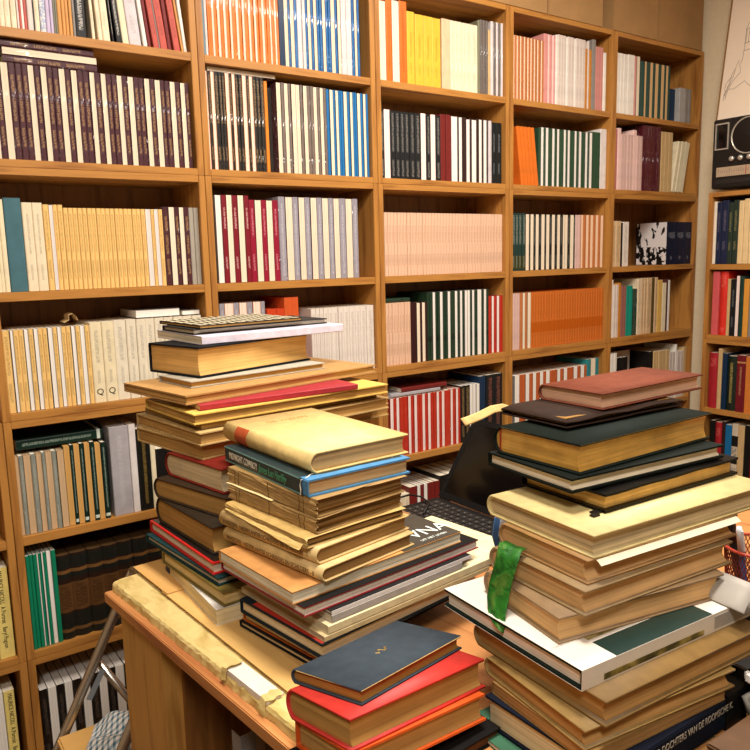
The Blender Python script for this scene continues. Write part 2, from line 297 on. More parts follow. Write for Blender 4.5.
MESH = {}; MATS = {}
def book_meshes(kind, t, h, d):
    key = (kind, round(t*1000, 1), round(h, 3), d)
    if key in MESH: return MESH[key]
    face, cover, pages, words, o = K[kind]
    if kind not in MATS: MATS[kind] = (spine(kind, cover, o.get('ink'), o.get('bands', ()), o.get('blocks', ()), o.get('wrap', False), .42), page_up(pages, face == 'E' and o.get('wrap', False)))
    c = min(.0007, t*.12); rr = min(.003, t*.3)
    if face == 'S':
        if o.get('round'): b = min(.008, t*.22); arc = [(t*i/8, b*(1-math.sin(math.pi*i/8))) for i in range(9)]
        else: arc = [(0, rr), (rr*.3, rr*.3), (rr, 0), (t-rr, 0), (t-rr*.3, rr*.3), (t, rr)]
        outer = [(0, d)]+arc+[(t, d)]
        cx, cy = t/2, d
        inner = [(c, d)]+[(min(max(x, c), t-c), y+c*1.5) for x, y in arc]+[(t-c, d)]
        p = (c*1.1, t-c*1.1, .004 if not o.get('round') else .010, d-.001, .0006, h-.0012)
    else:
        outer = [(0, 0), (0, d), (t, d), (t, 0)]; inner = [(c, 0), (c, d-c), (t-c, d-c), (t-c, 0)]
        p = (c*1.1, t-c*1.1, .0006, d-c*1.5, .0006, h-.0010)
    bm = bmesh.new(); strip_loop(bm, outer, inner, lambda q, s: (q[0], q[1], s), 0, h)
    bmesh.ops.recalc_face_normals(bm, faces=bm.faces[:]); me = bpy.data.meshes.new(kind); bm.to_mesh(me); bm.free(); me.materials.append(MATS[kind][0])
    bm = box(bmesh.new(), *p); bmesh.ops.recalc_face_normals(bm, faces=bm.faces[:]); mp = bpy.data.meshes.new(kind+'_pages'); bm.to_mesh(mp); bm.free(); mp.materials.append(MATS[kind][1])
    MESH[key] = (me, mp); return MESH[key]
ORD = 'first second third fourth fifth sixth seventh eighth ninth tenth eleventh twelfth thirteenth fourteenth fifteenth sixteenth seventeenth eighteenth nineteenth'.split()
def ordinal(i):
    if i < 20: return ORD[i-1]
    t_ = ['twenty', 'thirty', 'forty', 'fifty'][i//10-2]
    return (t_[:-1]+'ieth') if i % 10 == 0 else t_+'-'+ORD[i % 10-1]
NAMES = {}
def book_up(kind, loc, rz, t, h, d, label, group, lean=0.):
    me, mp = book_meshes(kind, t, h, d)
    nm = K[kind][3].replace('-', '_').replace(' ', '_').replace('plastic_wrapped_', '').replace('_page_edged', '').replace('_spined', '')
    nm = {'cream_spine_with_a_Q': 'cream_quarto'}.get(nm, nm)+'_paperback'
    o = bpy.data.objects.new(nm, me); COL.objects.link(o)
    o.matrix_world = Matrix.Translation(loc) @ Matrix.Rotation(rz, 4, 'Z') @ Matrix.Rotation(-R(lean), 4, 'Y')
    p = bpy.data.objects.new('pages', mp); COL.objects.link(p); p.parent = o
    tag(o, label, 'book', group); return o
INK = plain('lettering_ink', '2a2520', .7, .1, .0); INKG = plain('lettering_grey', '8a8378', .7, .1, .0)
ZB = {'A1': .5431, 'A2': .2491, 'B3': -.0584, 'B4': -.3504, 'C5': -.6614, 'C6': -.9649, 'D7': -1.2994}
RN = {'A1': 'top shelf', 'A2': 'second shelf', 'B3': 'third shelf', 'B4': 'fourth shelf', 'C5': 'fifth shelf', 'C6': 'sixth shelf', 'D7': 'bottom shelf'}
CB = ['far-left low bookcase', 'leftmost tall bookcase', 'second tall bookcase', 'third tall bookcase', 'fourth tall bookcase', 'fifth tall bookcase']
rnd = random.Random(4)
n = NT('black_and_white_photo', .35, .4); ge = n.coord('Generated'); x = n.n('SeparateXYZ'); n.put(x.inputs[0], ge)
tr = n.noise(n.mapv(ge, (1, 3, 1.2), rot=(.5, 0, 0)), 2.2, 3., .5); blot = n.noise(n.mapv(ge, (1, 6, 8)), 1.3, 2.)
cc = n.mix(n.math('GREATER_THAN', tr, .55), lin('ddd4cf'), lin('1a1817'))
PHOTO = n; cc = n.mix(n.math('MULTIPLY', n.math('GREATER_THAN', blot, .5), n.inside(x.outputs[2], .05, .42)), cc, lin('121110')); n.base(cc)
ROWS = {
 (1, 'A1'): [('cream_faint', 343, 6.9, 232, 0, 0), ('cream_faint', 350, 11.1, 232, 0, 0), ('cream_faint', 361, 12.6, 232, 0, 0), ('cream_faint', 374, 12.7, 232, 0, 0), ('pinkish_white', 387, 4.8, 232, 0, 0), ('salmon', 392, 5.1, 225, 0, 0), ('white', 397, 5.7, 230, 0, 0), ('salmon', 402, 7.2, 225, 0, 0), ('pinkish_white', 410, 13.6, 232, 0, 0), ('dark_thin', 423, 2.3, 225, 0, 0), ('cream_faint', 425, 11.7, 232, 0, 0), ('bluepat', 437, 13.2, 230, 0, 0), ('lavender', 450, 9.8, 230, 0, 0), ('lavender', 460, 7.1, 230, 0, 0), ('greygreen', 467, 4.8, 230, 0, 0), ('greygreen', 472, 5.1, 230, 0, 0), ('orange_tan', 477, 9.9, 230, 0, 0), ('orange_tan', 487, 8.2, 230, 0, 0), ('orange_tan', 495, 7.6, 230, 0, 0), ('orange_tan', 503, 7.6, 230, 0, 0), ('grey', 511, 6.1, 240, 0, 0), ('black_title', 517, 24.8, 240, 0, 0), ('cream_faint', 545, 18.9, 232, 3, 0), ('cream_faint', 564, 17.5, 232, 3, 0), ('cream_faint', 581, 17.7, 232, 3, 0), ('black_title', 599, 8.1, 240, 4, 0), ('black_title', 607, 21.3, 240, 5, 0), ('cream', 628, 16.6, 235, 5, 0), ('lavgrey', 645, 30.3, 235, 5, 0), ('white', 675, 17.0, 235, 6, 0), ('dark_red', 692, 8.6, 235, 6, 0), ('salmon', 701, 20.8, 235, 7, 0), ('grey', 721, 3.5, 235, 7, 0), ('salmon', 725, 19.3, 235, 7, 0), ('dark_red', 744, 10.6, 235, 6, 0), ('salmon', 755, 23.3, 235, 7, 0), ('orange_tan', 778, 9.0, 235, 7.5, 0), ('white', 787, 9.1, 235, 6, 0)],
 (1, 'A2'): [('maroon_w', 298, 23.4, 218, 0, 0), ('creamE_w', 322, 5.9, 218, 0, 0), ('maroon_w', 328, 13.1, 218, 0, 0), ('creamE_w', 341, 16.0, 218, 0, 0), ('maroon_w', 357, 15.0, 218, 0, 0), ('maroon_w', 372, 14.3, 218, 0, 0), ('maroon_w', 386, 13.2, 218, 0, 0), ('creamE_w', 399, 13.7, 218, 0, 0), ('maroon_w', 413, 13.8, 218, 0, 0), ('creamE_w', 427, 13.5, 218, 0, 0), ('maroon_w', 440, 13.6, 218, 0, 0), ('maroon_w', 454, 14.2, 218, 0, 0), ('creamE_w', 468, 14.3, 218, 0, 0), ('maroon_w', 482, 13.1, 218, 0, 0), ('creamE_w', 496, 14.1, 218, 0, 0), ('maroon_w', 510, 14.2, 218, 0, 0), ('maroon_w', 524, 14.8, 218, 0, 0), ('creamE_w', 539, 12.6, 218, 0, 0), ('maroon_w', 551, 14.8, 218, 0, 0), ('creamE_w', 566, 12.8, 218, 0, 0), ('maroon_w', 579, 12.9, 218, 0, 0), ('maroon_w', 592, 13.0, 218, 0, 0), ('creamE_w', 605, 13.1, 218, 0, 0), ('maroon_w', 618, 14.1, 218, 0, 0), ('creamE_w', 632, 14.7, 218, 0, 0), ('maroon_w', 647, 13.5, 218, 0, 0), ('maroon_w', 660, 13.6, 218, 0, 0), ('creamE_w', 674, 13.7, 218, 0, 0), ('maroon_w', 687, 13.8, 218, 0, 0), ('creamE_w', 701, 14.8, 218, 0, 0), ('maroon_w', 716, 11.7, 218, 0, 0), ('maroon_w', 728, 13.2, 218, 0, 0), ('creamE_w', 741, 14.2, 218, 0, 0), ('maroon_w', 755, 13.4, 218, 0, 0), ('creamE_w', 769, 13.0, 218, 0, 0), ('maroon_w', 782, 12.1, 218, 0, 0)],
 (1, 'B3'): [('cream', 281, 12.5, 216, 0, 0), ('cream', 293, 7.9, 216, 0, 0), ('cream', 301, 11.7, 216, 0, 0), ('slate_teal', 313, 39.7, 220, 0, 0), ('cream_title', 353, 24.0, 210, 0, 0), ('cream_title', 377, 24.1, 210, 0, 0), ('gold_text', 401, 14.2, 206, 0, 0), ('greyE', 415, 10.6, 206, 0, 0), ('gold_text', 425, 11.0, 206, 0, 0), ('gold_text', 436, 12.8, 206, 0, 0), ('gold_text', 449, 11.5, 199, 0, 0), ('gold_text', 461, 11.5, 199, 0, 0), ('gold_text', 472, 11.5, 199, 0, 0), ('gold_text', 484, 11.5, 199, 0, 0), ('gold_text', 495, 11.5, 199, 0, 0), ('gold_text', 507, 11.5, 199, 0, 0), ('gold_text', 518, 11.5, 199, 0, 0), ('gold_text', 530, 11.5, 199, 0, 0), ('gold_text', 541, 11.5, 199, 0, 0), ('gold_text', 553, 11.5, 199, 0, 0), ('gold_text', 564, 11.5, 199, 0, 0), ('gold_text', 576, 11.5, 199, 0, 0), ('gold_text', 587, 11.5, 199, 0, 0), ('gold_text', 599, 11.5, 199, 0, 0), ('gold_text', 610, 11.5, 199, 0, 0), ('gold_text', 622, 11.5, 199, 0, 0), ('gold_text', 633, 11.5, 199, 0, 0), ('gold_text', 645, 11.5, 199, 0, 0), ('greyE', 657, 15.0, 200, 0, 0), ('gold_text', 672, 8.7, 199, 0, 0), ('greyE', 680, 12.2, 200, 0, 0), ('gold_text', 692, 11.8, 199, 0, 0), ('maroon_w', 704, 16.3, 206, 0, 0), ('creamE', 721, 16.0, 206, 0, 0), ('maroon_w', 737, 13.5, 206, 0, 0), ('creamE', 750, 13.6, 206, 0, 0), ('maroon_w', 764, 14.6, 206, 0, 0), ('silver', 778, 13.8, 205, 0, 0), ('silver', 792, 13.9, 205, 0, 0)],
 (1, 'B4'): [('gold_text', 259, 17.5, 201, 0, 0), ('whiteE', 277, 7.0, 201, 0, 0), ('gold_text', 284, 12.4, 201, 0, 0), ('gold_text', 296, 11.8, 201, 0, 0), ('whiteE', 308, 9.7, 201, 0, 0), ('gold_text', 318, 11.9, 201, 0, 0), ('whiteE', 330, 9.8, 201, 0, 0), ('gold_text', 339, 11.0, 201, 0, 0), ('gold_text', 350, 11.1, 201, 0, 0), ('whiteE', 362, 11.2, 201, 0, 0), ('gold_text', 373, 11.2, 201, 0, 0), ('whiteE', 384, 9.4, 201, 0, 0), ('gold_text', 393, 12.1, 201, 0, 0), ('gold_text', 405, 11.5, 201, 0, 0), ('whiteE', 417, 9.6, 201, 0, 0), ('gold_text', 427, 11.6, 201, 0, 0), ('whiteE', 438, 10.9, 201, 0, 0), ('gold_text', 449, 11.8, 201, 0, 0), ('cream_q', 461, 29.8, 207, 0, 0), ('cream_q', 491, 30.3, 207, 0, 0), ('cream_title2', 521, 32.2, 208, 0, 0), ('cream_title2', 553, 26.5, 208, 0, 0), ('cream_title2', 580, 24.8, 208, 0, 0), ('cream_title2', 604, 25.1, 208, 0, 0), ('cream_title2', 629, 25.5, 208, 0, 0), ('cream_title2', 655, 25.8, 208, 0, 0), ('cream_title2', 681, 26.2, 208, 0, 0), ('cream_title2', 707, 26.6, 208, 0, 0), ('cream_title2', 734, 27.0, 208, 0, 0)],
 (1, 'C5'): [('tanE_w', 280, 8.7, 203, 0, 0), ('sage_w', 289, 11.2, 203, 0, 0), ('tanE_w', 300, 16.1, 203, 0, 0), ('sage_w', 316, 13.0, 203, 0, 0), ('tanE_w', 329, 12.3, 203, 0, 0), ('sage_w', 342, 9.5, 203, 0, 0), ('tanE_w', 351, 14.5, 203, 0, 0), ('sage_w', 365, 12.5, 203, 0, 0), ('tanE_w', 378, 16.0, 203, 0, 0), ('tanE', 394, 15.7, 210, 0, 0), ('green_title', 410, 8.6, 211, 0, 0), ('tanE', 418, 15.1, 210, 0, 0), ('green_title', 433, 10.9, 211, 0, 0), ('tanE', 444, 14.4, 210, 0, 0), ('green_title', 459, 11.9, 211, 0, 0), ('tanE', 470, 15.1, 205, 0, 0), ('green_title', 486, 12.5, 206, 0, 0), ('silver_big', 509, 50.5, 240, 0, 0), ('white_big', 560, 18.7, 241, 0, 0), ('black_gold', 579, 35.6, 227, 0, 0), ('cream', 614, 14.5, 192, 0, 0), ('black', 629, 26.8, 163, 0, 0), ('black', 655, 29.7, 163, 0, 0)],
 (1, 'C6'): [('green', 289, 9.1, 250, 0, 0), ('green', 298, 9.1, 250, 0, 0), ('green', 307, 8.7, 250, 0, 0), ('whiteE', 316, 3.3, 250, 0, 0), ('green', 319, 6.3, 250, 0, 0), ('whiteE', 326, 4.2, 250, 0, 0), ('green', 330, 8.4, 250, 0, 0), ('whiteE', 338, 10.6, 250, 0, 0), ('green', 349, 11.5, 250, 0, 0), ('dark_volume', 360, 34.6, 229, 0, 0), ('dark_volume', 395, 42.9, 229, 0, 0), ('dark_volume', 438, 38.5, 229, 0, 0), ('dark_volume', 476, 40.7, 229, 0, 0), ('dark_volume', 517, 40.2, 229, 0, 0), ('dark_volume', 557, 41.1, 229, 0, 0), ('dark_volume', 598, 42.1, 229, 0, 0), ('dark_volume', 640, 43.1, 229, 0, 0), ('dark_volume', 683, 44.1, 229, 0, 0)],
 (1, 'D7'): [('black_w', 291, 19.8, 219, 0, 0), ('whiteE', 311, 20.8, 219, 0, 0), ('black_w', 332, 20.3, 219, 0, 0), ('whiteE', 352, 19.7, 219, 0, 0), ('black_w', 372, 22.8, 219, 0, 0), ('whiteE', 395, 21.0, 219, 0, 0), ('black_w', 416, 23.4, 219, 0, 0), ('whiteE', 439, 21.5, 219, 0, 0), ('black_w', 461, 22.6, 219, 0, 0), ('whiteE', 483, 23.4, 219, 0, 0), ('black_w', 507, 24.6, 219, 0, 0), ('whiteE', 531, 22.6, 219, 0, 0), ('black_w', 554, 22.9, 219, 0, 0), ('whiteE', 577, 23.2, 219, 0, 0), ('black_w', 600, 25.8, 219, 0, 0), ('whiteE', 626, 23.8, 219, 0, 0), ('black_w', 650, 26.5, 219, 0, 0)],
 (0, 'C6'): [('tanE', 153, 56.8, 235, 0, 0), ('yellow_nicoll', 210, 36.5, 235, 0, 0)],
 (0, 'D7'): [('whiteE', 154, 24.4, 249, 0, 0), ('whiteE', 178, 29.7, 249, 0, 0), ('yellow_nicoll', 208, 25.2, 247, 0, 0)],
 (2, 'A1'): [('slate', 834, 11.7, 240, 0, 0), ('pinkish_white', 845, 7.1, 235, 0, 0), ('orange_w', 853, 6.1, 235, 0, 0), ('orange_w', 859, 6.5, 235, 0, 0), ('whiteE_w', 865, 7.2, 235, 0, 0), ('orange_w', 872, 9.1, 235, 0, 0), ('whiteE_w', 881, 8.4, 235, 0, 0), ('orange_w', 890, 8.8, 235, 0, 0), ('whiteE_w', 899, 8.5, 235, 0, 0), ('orange_w', 907, 10.0, 235, 0, 0), ('whiteE_w', 917, 7.4, 235, 0, 0), ('orange_w', 924, 11.6, 235, 0, 0), ('whiteE_w', 936, 8.3, 235, 0, 0), ('orange_w', 944, 9.4, 235, 0, 0), ('whiteE_w', 954, 7.6, 235, 0, 0), ('orange_w', 961, 11.4, 235, 0, 0), ('whiteE_w', 973, 7.7, 235, 0, 0), ('orange_w', 980, 8.5, 235, 0, 0), ('whiteE_w', 989, 7.7, 235, 0, 0), ('orange_w', 996, 8.1, 235, 0, 0), ('orange_w', 1005, 8.6, 235, 0, 0), ('whiteE_w', 1013, 8.2, 235, 0, 0), ('orange_w', 1021, 7.5, 235, 0, 0), ('orange_w', 1029, 9.1, 235, 0, 0), ('whiteE_w', 1038, 6.3, 235, 0, 0), ('orange_w', 1044, 8.8, 235, 0, 0), ('whiteE_w', 1053, 6.4, 235, 0, 0), ('orange_w', 1059, 6.4, 235, 0, 0), ('navy', 1066, 19.0, 240, 0, 0), ('creamE_w', 1083, 12.9, 240, 0, 0), ('blue_w', 1096, 6.5, 240, 0, 0), ('creamE_w', 1103, 13.0, 240, 0, 0), ('blue_w', 1116, 10.9, 240, 0, 0), ('white_w', 1126, 15.4, 240, 0, 0), ('white_w', 1142, 11.0, 240, 0, 0), ('blue_w', 1153, 6.7, 240, 0, 0), ('creamE_w', 1160, 11.2, 240, 0, 0), ('blue_w', 1171, 9.0, 240, 0, 0), ('creamE_w', 1180, 11.3, 240, 0, 0), ('blue_w', 1191, 9.1, 240, 0, 0), ('blue_w', 1200, 9.1, 240, 0, 0), ('creamE_w', 1209, 11.4, 240, 0, 0), ('blue_w', 1221, 9.2, 240, 0, 0), ('blue_w', 1230, 9.2, 240, 0, 0), ('creamE_w', 1239, 14.0, 240, 0, 0), ('blue_w', 1253, 9.4, 240, 0, 0), ('creamE_w', 1262, 11.8, 240, 0, 0), ('white_w', 1274, 19.0, 240, 0, 0), ('white_w', 1293, 19.1, 240, 0, 0), ('blue_w', 1312, 9.6, 240, 0, 0), ('creamE_w', 1322, 9.7, 240, 0, 0), ('blue_w', 1331, 9.7, 240, 0, 0)],
 (2, 'A2'): [('whiteE_w', 838, 8.5, 257, 0, 0), ('black_bronze_w', 847, 9.0, 257, 0, 0), ('whiteE_w', 856, 10.1, 257, 0, 0), ('black_bronze_w', 866, 12.7, 257, 0, 0), ('black_bronze_w', 879, 9.2, 257, 0, 0), ('black_bronze_w', 888, 8.7, 257, 0, 0), ('whiteE_w', 897, 11.4, 257, 0, 0), ('black_bronze_w', 908, 9.4, 257, 0, 0), ('whiteE_w', 917, 9.4, 257, 0, 0), ('black_bronze_w', 927, 10.0, 257, 0, 0), ('black_bronze_w', 937, 10.6, 257, 0, 0), ('whiteE_w', 947, 12.2, 257, 0, 0), ('black_bronze_w', 960, 9.1, 257, 0, 0), ('whiteE_w', 969, 10.7, 257, 0, 0), ('black_bronze_w', 979, 11.3, 257, 0, 0), ('black_bronze_w', 991, 10.9, 257, 0, 0), ('black_bronze_w', 1002, 12.0, 257, 0, 0), ('orange', 1014, 11.0, 248, 0, 0), ('dark_grey', 1031, 21.6, 239, 0, 0.03), ('creamE_w', 1052, 14.5, 250, 0, 0), ('greybrown_w', 1067, 10.5, 250, 0, 0), ('creamE_w', 1077, 13.1, 250, 0, 0), ('greybrown_w', 1091, 9.0, 250, 0, 0), ('creamE_w', 1100, 14.9, 250, 0, 0), ('creamE_w', 1114, 14.5, 250, 0, 0), ('greybrown_w', 1129, 9.7, 250, 0, 0), ('creamE_w', 1139, 13.6, 250, 0, 0), ('greybrown_w', 1152, 10.9, 250, 0, 0), ('greybrown_w', 1163, 11.0, 250, 0, 0), ('creamE_w', 1174, 12.7, 250, 0, 0), ('greybrown_w', 1187, 9.4, 250, 0, 0), ('creamE_w', 1196, 12.3, 250, 0, 0), ('greybrown_w', 1209, 10.1, 250, 0, 0), ('blue2', 1219, 10.2, 248, 0, 0), ('creamE', 1229, 12.5, 248, 0, 0), ('blue2', 1241, 8.6, 248, 0, 0), ('creamE', 1250, 10.3, 248, 0, 0), ('blue2', 1260, 8.6, 248, 0, 0), ('blue2', 1269, 9.8, 248, 0, 0), ('creamE', 1279, 12.8, 248, 0, 0), ('blue2', 1292, 9.4, 248, 0, 0), ('creamE', 1301, 10.0, 248, 0, 0), ('blue2', 1311, 8.3, 248, 0, 0), ('blue2', 1319, 8.3, 248, 0, 0), ('creamE', 1328, 11.9, 248, 0, 0), ('blue2', 1339, 10.2, 248, 0, 0), ('creamE', 1350, 10.2, 248, 0, 0), ('blue2', 1360, 7.9, 248, 0, 0)],
 (2, 'B3'): [('whiteE', 849, 17.2, 241, 0, 0), ('dark_red_title', 867, 15.5, 241, 0, 0), ('creamE', 882, 17.1, 242, 0, 0), ('dark_red_title', 899, 17.2, 241, 0, 0), ('creamE', 916, 18.4, 242, 0, 0), ('dark_red_title', 935, 15.5, 241, 0, 0), ('crimson_title', 950, 17.7, 230, 0, 0), ('creamE', 968, 19.9, 230, 0, 0), ('crimson_title', 988, 17.0, 230, 0, 0), ('creamE', 1005, 19.3, 230, 0, 0), ('crimson_title', 1024, 18.9, 230, 0, 0), ('greylav_w', 1043, 22.3, 241, 0, 0), ('creamE_w', 1066, 23.7, 241, 0, 0), ('greylav_w', 1089, 20.7, 241, 0, 0), ('creamE_w', 1110, 20.3, 241, 0, 0), ('greylav_w', 1130, 19.4, 241, 0, 0), ('creamE_w', 1150, 21.3, 241, 0, 0), ('greylav_w', 1171, 19.8, 241, 0, 0), ('creamE_w', 1191, 21.7, 241, 0, 0), ('greylav_w', 1213, 18.5, 241, 0, 0), ('creamE_w', 1231, 20.4, 241, 0, 0), ('greylav_w', 1251, 23.6, 241, 0, 0), ('creamE_w', 1275, 23.9, 241, 0, 0), ('greylav_w', 1299, 21.1, 241, 0, 0)],
 (2, 'B4'): [('greylav_w', 844, 16.3, 235, 0, 0), ('whiteE_w', 860, 26.8, 235, 0, 0), ('greylav_w', 887, 18.8, 235, 0, 0), ('whiteE_w', 906, 23.2, 235, 0, 0), ('greylav_w', 929, 19.2, 235, 0, 0), ('whiteE_w', 949, 23.8, 235, 0, 0), ('greylav_w', 972, 15.3, 235, 0, 0), ('red_orange', 992, 31.0, 211, 0, 0), ('red_orange', 1023, 27.0, 211, 0, 0), ('orange_red', 1050, 27.3, 242, 0, 0), ('orange_red', 1077, 23.1, 242, 0, 0), ('white_text', 1142, 16.7, 203, 0, 0), ('white_text', 1159, 13.2, 203, 0, 0), ('white_text', 1172, 13.3, 203, 0, 0), ('white_text', 1186, 16.0, 203, 0, 0), ('white_text', 1202, 18.9, 203, 0, 0), ('white_text', 1220, 19.0, 203, 0, 0), ('white_text', 1240, 19.2, 203, 0, 0), ('white_text', 1259, 22.2, 203, 0, 0), ('white_text', 1281, 22.4, 203, 0, 0), ('white_text', 1303, 19.8, 203, 0, 0), ('white_text', 1323, 22.9, 203, 0, 0), ('white_text', 1346, 28.9, 203, 0, 0)],
 (3, 'A1'): [('creamE', 1411, 30.5, 234, 0, 0), ('orange_title', 1441, 23.2, 244, 0, 0), ('pinkE', 1464, 28.7, 242, 0, 0), ('orange_title', 1493, 30.2, 244, 0, 0), ('yellow_title', 1523, 31.2, 219, 0, 0), ('yellow_title', 1555, 35.5, 215, 0, 0), ('yellow_title', 1590, 36.1, 215, 0, 0), ('yellow_title', 1626, 36.7, 215, 0, 0), ('peach', 1666, 38.1, 219, 0, 0), ('cream_faint', 1704, 18.0, 219, 0, 0), ('cream_faint', 1722, 17.5, 219, 0, 0), ('cream_faint', 1739, 17.6, 219, 0, 0), ('cream_faint', 1757, 15.1, 219, 0, 0), ('cream_faint', 1772, 23.2, 219, 0, 0), ('cream_faint', 1795, 30.2, 219, 0, 0), ('greygreen', 1826, 11.5, 238, 0, 0), ('stripe_grey', 1837, 12.3, 241, 0, 0), ('stripe_grey', 1849, 12.3, 241, 0, 0), ('stripe_grey', 1862, 11.7, 241, 0, 0), ('tan', 1873, 11.8, 214, 0, 0), ('white_w', 1885, 13.9, 243, 0, 0), ('stripe_grey', 1899, 11.2, 241, 0, 0), ('white_w', 1910, 12.0, 243, 0, 0), ('stripe_grey', 1922, 10.6, 241, 0, 0), ('white_w', 1933, 9.9, 243, 0, 0)],
 (3, 'A2'): [('black_script', 1411, 16.3, 208, 0, 0), ('pinkwhiteE', 1427, 23.6, 211, 0, 0), ('black_script', 1451, 18.9, 208, 0, 0), ('black_script', 1470, 19.6, 208, 0, 0), ('black_script', 1490, 18.7, 208, 0, 0), ('black_script', 1508, 20.0, 208, 0, 0), ('black_script', 1528, 21.9, 208, 0, 0), ('black_script', 1550, 23.3, 208, 0, 0), ('pinkwhiteE', 1573, 21.8, 211, 0, 0), ('black_script', 1595, 19.6, 208, 0, 0), ('pinkwhiteE', 1615, 21.0, 211, 0, 0), ('black_script', 1636, 20.6, 208, 0, 0), ('red_brown', 1657, 23.2, 215, 0, 0), ('red_brown', 1680, 22.9, 215, 0, 0), ('whiteE', 1703, 26.9, 212, 0, 0), ('darkbrown', 1730, 7.6, 213, 0, 0), ('whiteE', 1738, 13.9, 212, 0, 0), ('darkbrown', 1752, 9.5, 213, 0, 0), ('darkbrown', 1761, 10.2, 213, 0, 0), ('whiteE', 1771, 15.4, 208, 0, 0), ('darkbrown', 1787, 8.4, 213, 0, 0), ('whiteE', 1795, 20.8, 208, 0, 0), ('darkbrown', 1816, 13.8, 213, 0, 0), ('whiteE', 1830, 13.2, 212, 0, 0), ('darkbrown', 1843, 7.9, 213, 0, 0), ('whiteE', 1851, 14.6, 212, 0, 0), ('darkbrown', 1865, 8.7, 213, 0, 0), ('lavgrey', 1874, 15.5, 211, 0, 0), ('black_small', 1890, 21.7, 207, 0, 0), ('black_small', 1911, 27.4, 207, 0, 0)],
 (3, 'B3'): [('peach_text', 1420, 13.2, 202, 0, 0), ('peach_text', 1433, 13.2, 202, 0, 0), ('peach_text', 1446, 13.2, 202, 0, 0), ('peach_text', 1460, 13.2, 202, 0, 0), ('peach_text', 1473, 13.2, 202, 0, 0), ('peach_text', 1486, 13.2, 202, 0, 0), ('peach_text', 1499, 13.2, 202, 0, 0), ('peach_text', 1513, 13.2, 202, 0, 0), ('peach_text', 1526, 13.2, 202, 0, 0), ('peach_text', 1539, 13.2, 202, 0, 0), ('peach_text', 1552, 13.2, 202, 0, 0), ('peach_text', 1565, 13.2, 202, 0, 0), ('peach_text', 1579, 13.2, 202, 0, 0), ('peach_text', 1592, 13.2, 202, 0, 0), ('peach_text', 1605, 13.2, 202, 0, 0), ('peach_text', 1618, 13.2, 202, 0, 0), ('peach_text', 1631, 13.2, 202, 0, 0), ('peach_text', 1645, 13.2, 202, 0, 0), ('peach_text', 1658, 13.2, 202, 0, 0), ('peach_text', 1671, 13.2, 202, 0, 0), ('peach_text', 1684, 13.2, 202, 0, 0), ('peach_text', 1697, 13.2, 202, 0, 0), ('peach_text', 1711, 13.2, 202, 0, 0), ('peach_text', 1724, 13.2, 202, 0, 0), ('peach_text', 1737, 13.2, 202, 0, 0), ('peach_text', 1750, 13.2, 202, 0, 0), ('peach_text', 1763, 13.2, 202, 0, 0), ('peach_text', 1777, 13.2, 202, 0, 0), ('peach_text', 1790, 13.2, 202, 0, 0), ('peach_text', 1803, 13.2, 202, 0, 0), ('peach_text', 1816, 13.2, 202, 0, 0), ('peach_text', 1829, 13.2, 202, 0, 0), ('peach_text', 1843, 13.2, 202, 0, 0), ('peach_text', 1856, 13.2, 202, 0, 0), ('peach_text', 1869, 13.2, 202, 0, 0), ('peach_text', 1882, 13.2, 202, 0, 0), ('peach_text', 1895, 13.2, 202, 0, 0), ('peach_text', 1909, 13.2, 202, 0, 0), ('peach_text', 1922, 13.2, 202, 0, 0), ('peach_text', 1935, 13.2, 202, 0, 0)],
 (3, 'B4'): [('peach_text', 1418, 12.9, 205, 0, 0), ('peach_text', 1431, 12.9, 205, 0, 0), ('peach_text', 1444, 12.9, 205, 0, 0), ('peach_text', 1457, 12.9, 205, 0, 0), ('peach_text', 1470, 12.9, 205, 0, 0), ('peach_text', 1482, 12.9, 205, 0, 0), ('peach_text', 1495, 12.9, 205, 0, 0), ('peach_text', 1508, 12.9, 205, 0, 0), ('darkmaroon', 1521, 12.6, 201, 0, 0), ('darkmaroon', 1533, 11.9, 201, 0, 0), ('creamE', 1545, 14.2, 200, 0, 0), ('darkmaroon', 1560, 9.8, 201, 0, 0), ('creamE', 1569, 13.6, 200, 0, 0), ('darkmaroon', 1583, 9.1, 201, 0, 0), ('dkgreen', 1592, 11.4, 232, 0, 0), ('dkgreen', 1603, 11.5, 232, 0, 0), ('whiteE', 1615, 11.5, 232, 0, 0), ('dkgreen', 1626, 10.1, 232, 0, 0), ('dkgreen', 1637, 10.9, 232, 0, 0), ('whiteE', 1647, 12.5, 232, 0, 0), ('dkgreen', 1660, 11.8, 232, 0, 0), ('dkgreen', 1672, 11.0, 232, 0, 0), ('whiteE', 1683, 11.9, 232, 0, 0), ('dkgreen', 1695, 20.8, 232, 0, 0), ('whiteE', 1715, 12.1, 232, 0, 0), ('dkgreen', 1727, 11.3, 232, 0, 0), ('whiteE', 1739, 10.6, 232, 0, 0), ('dkgreen', 1749, 10.6, 232, 0, 0), ('whiteE', 1760, 12.3, 232, 0, 0), ('whiteE', 1772, 12.4, 232, 0, 0), ('dkgreen', 1785, 11.6, 232, 0, 0), ('whiteE', 1796, 10.8, 232, 0, 0), ('dkgreen', 1807, 14.2, 232, 0, 0), ('whiteE', 1821, 19.4, 232, 0, 0), ('dkgreen', 1841, 11.0, 232, 0, 0), ('whiteE', 1852, 11.9, 232, 0, 0), ('dkgreen', 1864, 12.9, 232, 0, 0), ('red', 1876, 13.8, 206, 0, 0), ('pinkwhiteE', 1890, 12.1, 206, 0, 0), ('red', 1902, 13.1, 206, 0, 0), ('pinkwhiteE', 1915, 13.1, 206, 0, 0), ('red', 1929, 15.9, 206, 0, 0)],
